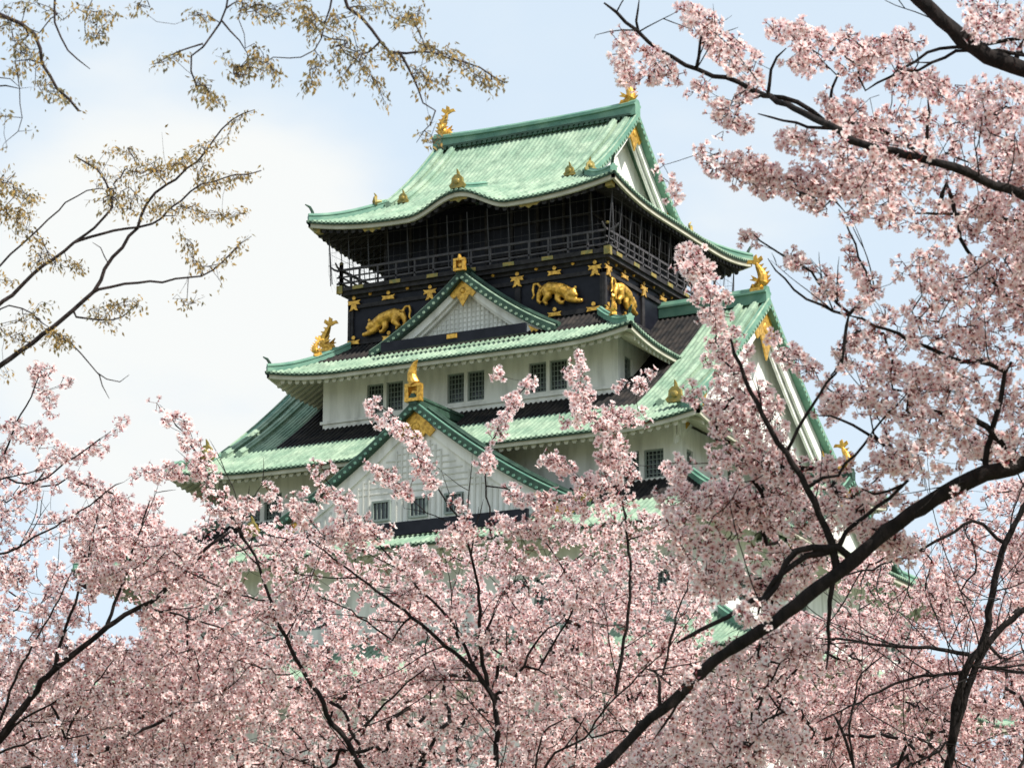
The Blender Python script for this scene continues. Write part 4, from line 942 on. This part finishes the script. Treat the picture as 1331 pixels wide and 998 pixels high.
# --- left cherry
g = np.random.default_rng(6); DD = 13.5
b0, b1 = bole(-60, DD+.2, 1060); D_ = Tree(b0, b1, .14, .08, 8)
put_limbs(D_, """
5.5,1.9: -50,1030 0,958 30,917 66,875 120,830 163,799 183,790 229,754 272,710 300,690
2.5,0.85: 66,875 84,821 105,760 120,701 130,650
2.5,0.94: 139,811 157,766 178,700 195,650
1.8,0.82: 183,790 234,800 294,818
2.5,0.85: -30,1000 0,935 18,887 36,851 70,791 95,740
2.1,0.8: 0,965 30,935 85,905 130,893
1.8,0.8: 85,960 93,940 126,887 148,857
2.1,0.85: -20,985 20,970 69,953
2.5,1: -80,980 -60,800 -20,660 0,622 30,629 60,620 87,600 130,570
2.5,0.85: -60,780 -30,650 5,590 21,548 37,520 50,490
1.8,0.8: -40,700 0,720 60,690 110,660 150,630
""", DD)
D_.twigs(20, .25, .55, .0034, .5)
buds = []
for t, w, dn, d in [
    ('48,475 55,500 62,528', (13, 12), .030, 13.6), ('85,497 95,500', (7, 6), .03, 13.6), ('158,546 150,556', (5, 5), .03, 13.6), ('135,568 125,585 100,590 70,590', (8, 14), .030, 13.6), ('0,555 30,560 60,575', (14, 16), .028, 13.6),
    ('60,600 40,640 20,650', (12, 14), .026, 13.8), ('0,585 10,600', (12, 10), .03, 13.6), ('100,620 130,640 160,660', (14, 18), .03, 13.8), ('170,615 200,610 215,620', (8, 9), .028, 13.8), ('205,640 200,670 190,690', (10, 16), .03, 13.8)]:
    buds += stroke(g, [tuple(map(float, p.split(','))) for p in t.split()], w, dn, d)
holes = [(170, 632, 20, 13), (243, 668, 26, 28), (40, 607, 10, 8), (70, 715, 26, 13), (133, 785, 16, 22), (165, 812, 20, 16), (97, 690, 16, 9), (80, 800, 8, 10), (96, 770, 12, 10), (30, 735, 12, 6), (105, 645, 10, 6), (60, 655, 10, 8)]
buds += fill(g, [(-130, 560), (0, 600), (60, 615), (120, 625), (180, 650), (215, 690), (260, 715), (300, 740), (290, 1110), (-130, 1110)], .0034, 13.3, 16.4, holes, .9)
buds += fill(g, [(-130, 830), (120, 830), (300, 840), (290, 1110), (-130, 1110)], .0034, 14, 17.5)
buds += fill(g, [(60, 670), (180, 660), (260, 715), (290, 780), (210, 780), (120, 740)], .0030, 13.2, 15.5, holes)
buds += fill(g, [(-130, 860), (300, 860), (290, 1110), (-130, 1110)], .0040, 15.5, 18.5)
buds += fill(g, [(90, 690), (250, 690), (265, 765), (110, 770)], .0050, 12.9, 13.8, holes[:2])+fill(g, [(60, 840), (330, 830), (330, 950), (60, 950)], .0040, 13.2, 15.0)
cherry('airy cherry tree in pale blossom filling the lower left corner', D_, buds, g, per=(3, 6))

# --- leafing trees at upper left
def leafing(label, T, sprays, g, tone):
    root = thing('leafing_tree', label, 'tree', T.P[0].copy(), 'trees coming into leaf')
    pts = []
    for t, w, dn, d in sprays: pts += stroke(g, [tuple(map(float, p.split(','))) for p in t.split()], w, dn, d, .15, 2.1)
    ends, drc = T.grow(pts, bf=.04, leaf=.0008, sub=.05, sway=.06); o = T.P[0].copy(); T.P = [p-o for p in T.P]
    T.wood('trunk_and_branches', M['bark2'], root)
    leaves('foliage', [T.P[e] for e in ends], drc, g, root, tone=tone)
    print(label, len(pts), len(T.P)); return root
g = np.random.default_rng(8); DE = 11.0
b0, b1 = bole(-330, DE, 720); E_ = Tree(b0, b1, .15, .09, 9)
put_limbs(E_, """
5.2,0.8: -260,640 -120,560 -40,505 0,476 66,427 123,379 141,343 177,298 195,258 258,207 288,168 318,147 331,143
4.5,1.1: -200,600 -60,440 0,396 45,355 102,313 144,272 141,249 129,222 99,204
2,0.78: 102,313 156,298 182,296 216,278 235,262 255,243 300,231 339,222
2,0.67: 129,376 177,365 225,364 270,355 297,334 327,307
1.5,0.67: 99,412 144,416 180,394
1.2,0.6: 69,430 111,463 129,487 150,496 168,487
0.96,0.6: 129,487 135,505 142,518
2,0.88: -60,420 0,346 30,316 69,280 99,253 130,245
1.5,0.78: -40,470 0,400 39,406 66,427
0.96,0.6: 141,343 130,325 120,315
1.3,0.67: -80,400 -20,300 0,250 20,225
""", DE)
leafing('slender tree with bronze young leaves reaching up from the left edge', E_, [
    ('100,205 125,212 140,225', (8, 10), .020, 11), ('140,195 165,195 180,210', (8, 10), .014, 11), ('150,240 175,230 210,215', (18, 18), .017, 11), ('205,225 240,205 285,185', (14, 10), .020, 11), ('265,205 262,240 290,235', (12, 16), .020, 11), ('290,180 310,155 330,145', (7, 6), .020, 11), ('205,180 212,170', (6, 4), .014, 11),
    ('120,250 150,265 190,270', (18, 20), .015, 11), ('200,275 240,270 285,280 320,275', (16, 8), .016, 11), ('300,232 325,228 338,222', (8, 6), .020, 11), ('240,305 250,340 270,350', (12, 9), .020, 11), ('285,345 300,330 325,308', (8, 4), .018, 11), ('225,385 240,395 265,385', (10, 8), .012, 11), ('285,365 290,372', (9, 6), .02, 11),
    ('180,395 165,400 135,400', (12, 12), .020, 11), ('110,400 150,425 150,430', (10, 7), .012, 11), ('80,345 105,350 60,335', (12, 12), .014, 11), ('25,300 60,320 40,345', (12, 12), .012, 11),
    ('-60,235 0,240 25,250 50,262', (16, 10), .028, 11), ('-60,280 10,275 35,285', (16, 12), .026, 11), ('0,225 20,222', (8, 8), .020, 11),
    ('60,435 90,440 70,450', (12, 12), .020, 11), ('20,410 50,420', (9, 12), .016, 11), ('0,430 25,440 45,445', (14, 10), .014, 11), ('0,480 20,495', (12, 8), .014, 11), ('40,400 80,390', (8, 8), .012, 11), ('0,360 20,375', (10, 10), .014, 11), ('-60,400 -20,430', (14, 14), .018, 11)], g, .28)
g = np.random.default_rng(9); DF = 9.5
b0, b1 = bole(-560, DF+.6, 500); F_ = Tree(b0, b1, .20, .13, 10)
put_limbs(F_, """
15,7.8: -520,300 -420,0 -250,-180 0,-220 250,-190 450,-120
5,1.7: -250,-175 -120,-80 -30,-5 0,18 39,39 60,90 80,120 102,144
3,0.88: 60,-200 66,-60 72,0 72,39 95,70 117,90
2.5,1.1: 240,-190 300,-60 297,0 288,27 264,57 246,84 255,111
1.5,0.67: 288,27 305,45 321,69
1.3,0.67: 264,57 237,66 201,84
3.4,0.88: 380,-150 430,-50 451,0 472,27 496,57 520,69 560,69 596,81 630,92 656,108
2,0.78: 520,69 538,105 548,129 560,140 566,144
0.96,0.6: 566,144 556,165 541,186
2,0.67: 400,-140 425,-40 430,0 415,60 379,78 360,72 340,85
1.2,0.6: 300,-150 314,-20 313,15 319,63
1.2,0.6: 500,-80 495,-10 505,20 540,35
0.96,0.6: 20,80 26,114 27,162 9,183
0.96,0.6: -30,120 0,98 26,114
1.5,0.67: 120,-190 125,-40 120,0 110,30
1.5,0.67: 160,-190 165,-60 185,-10 195,10
""", DF)
leafing('tall tree whose sprays of olive young leaves hang from the top edge', F_, [
    ('200,85 215,76 235,72', (4, 7), .022, 9.5), ('248,22 262,15 275,28', (8, 8), .018, 9.5), ('255,110 270,125 285,135', (10, 12), .018, 9.5), ('262,105 280,130', (12, 8), .012, 9.5), ('285,72 300,70', (7, 6), .016, 9.5), ('300,90 315,100 330,75 355,95', (12, 12), .022, 9.5), ('330,60 350,85 362,105', (8, 8), .016, 9.5),
    ('310,5 340,12 370,20', (14, 14), .017, 9.5), ('380,5 400,20 410,50', (14, 14), .015, 9.5), ('395,30 430,30 455,30', (14, 16), .013, 9.5), ('415,65 410,90 400,115', (10, 10), .018, 9.5), ('440,50 445,80 455,110', (16, 14), .015, 9.5), ('470,60 475,90 490,105', (14, 12), .017, 9.5), ('490,110 500,130 510,148', (8, 5), .02, 9.5),
    ('495,60 515,75 525,90', (9, 10), .028, 9.5), ('545,55 570,70 590,70', (8, 12), .026, 9.5), ('590,80 620,95 655,110', (10, 8), .024, 9.5), ('540,90 560,105 580,112', (10, 10), .018, 9.5), ('518,20 535,30 545,10', (12, 12), .022, 9.5), ('460,5 480,15 500,5', (12, 14), .016, 9.5), ('535,110 545,120', (8, 6), .018, 9.5), ('545,170 550,185 570,178', (6, 10), .018, 9.5), ('560,155 575,160', (5, 6), .014, 9.5), ('620,105 640,115', (6, 6), .016, 9.5),
    ('105,15 130,25 150,20', (14, 14), .016, 9.5), ('110,45 130,45 140,50', (10, 8), .020, 9.5), ('60,15 80,25', (12, 12), .010, 9.5), ('175,5 195,8', (8, 8), .014, 9.5), ('20,55 40,75 60,75', (12, 12), .022, 9.5), ('15,85 25,98', (10, 8), .024, 9.5), ('55,95 65,110 80,125 102,145', (8, 8), .020, 9.5), ('45,110 65,130', (8, 8), .012, 9.5), ('40,170 55,178', (5, 4), .02, 9.5), ('0,145 12,155', (6, 5), .02, 9.5), ('0,185 10,192', (5, 5), .02, 9.5), ('0,25 20,40', (12, 14), .014, 9.5), ('30,40 55,50', (10, 10), .012, 9.5), ('10,2 50,4', (8, 8), .010, 9.5)], g, .0)
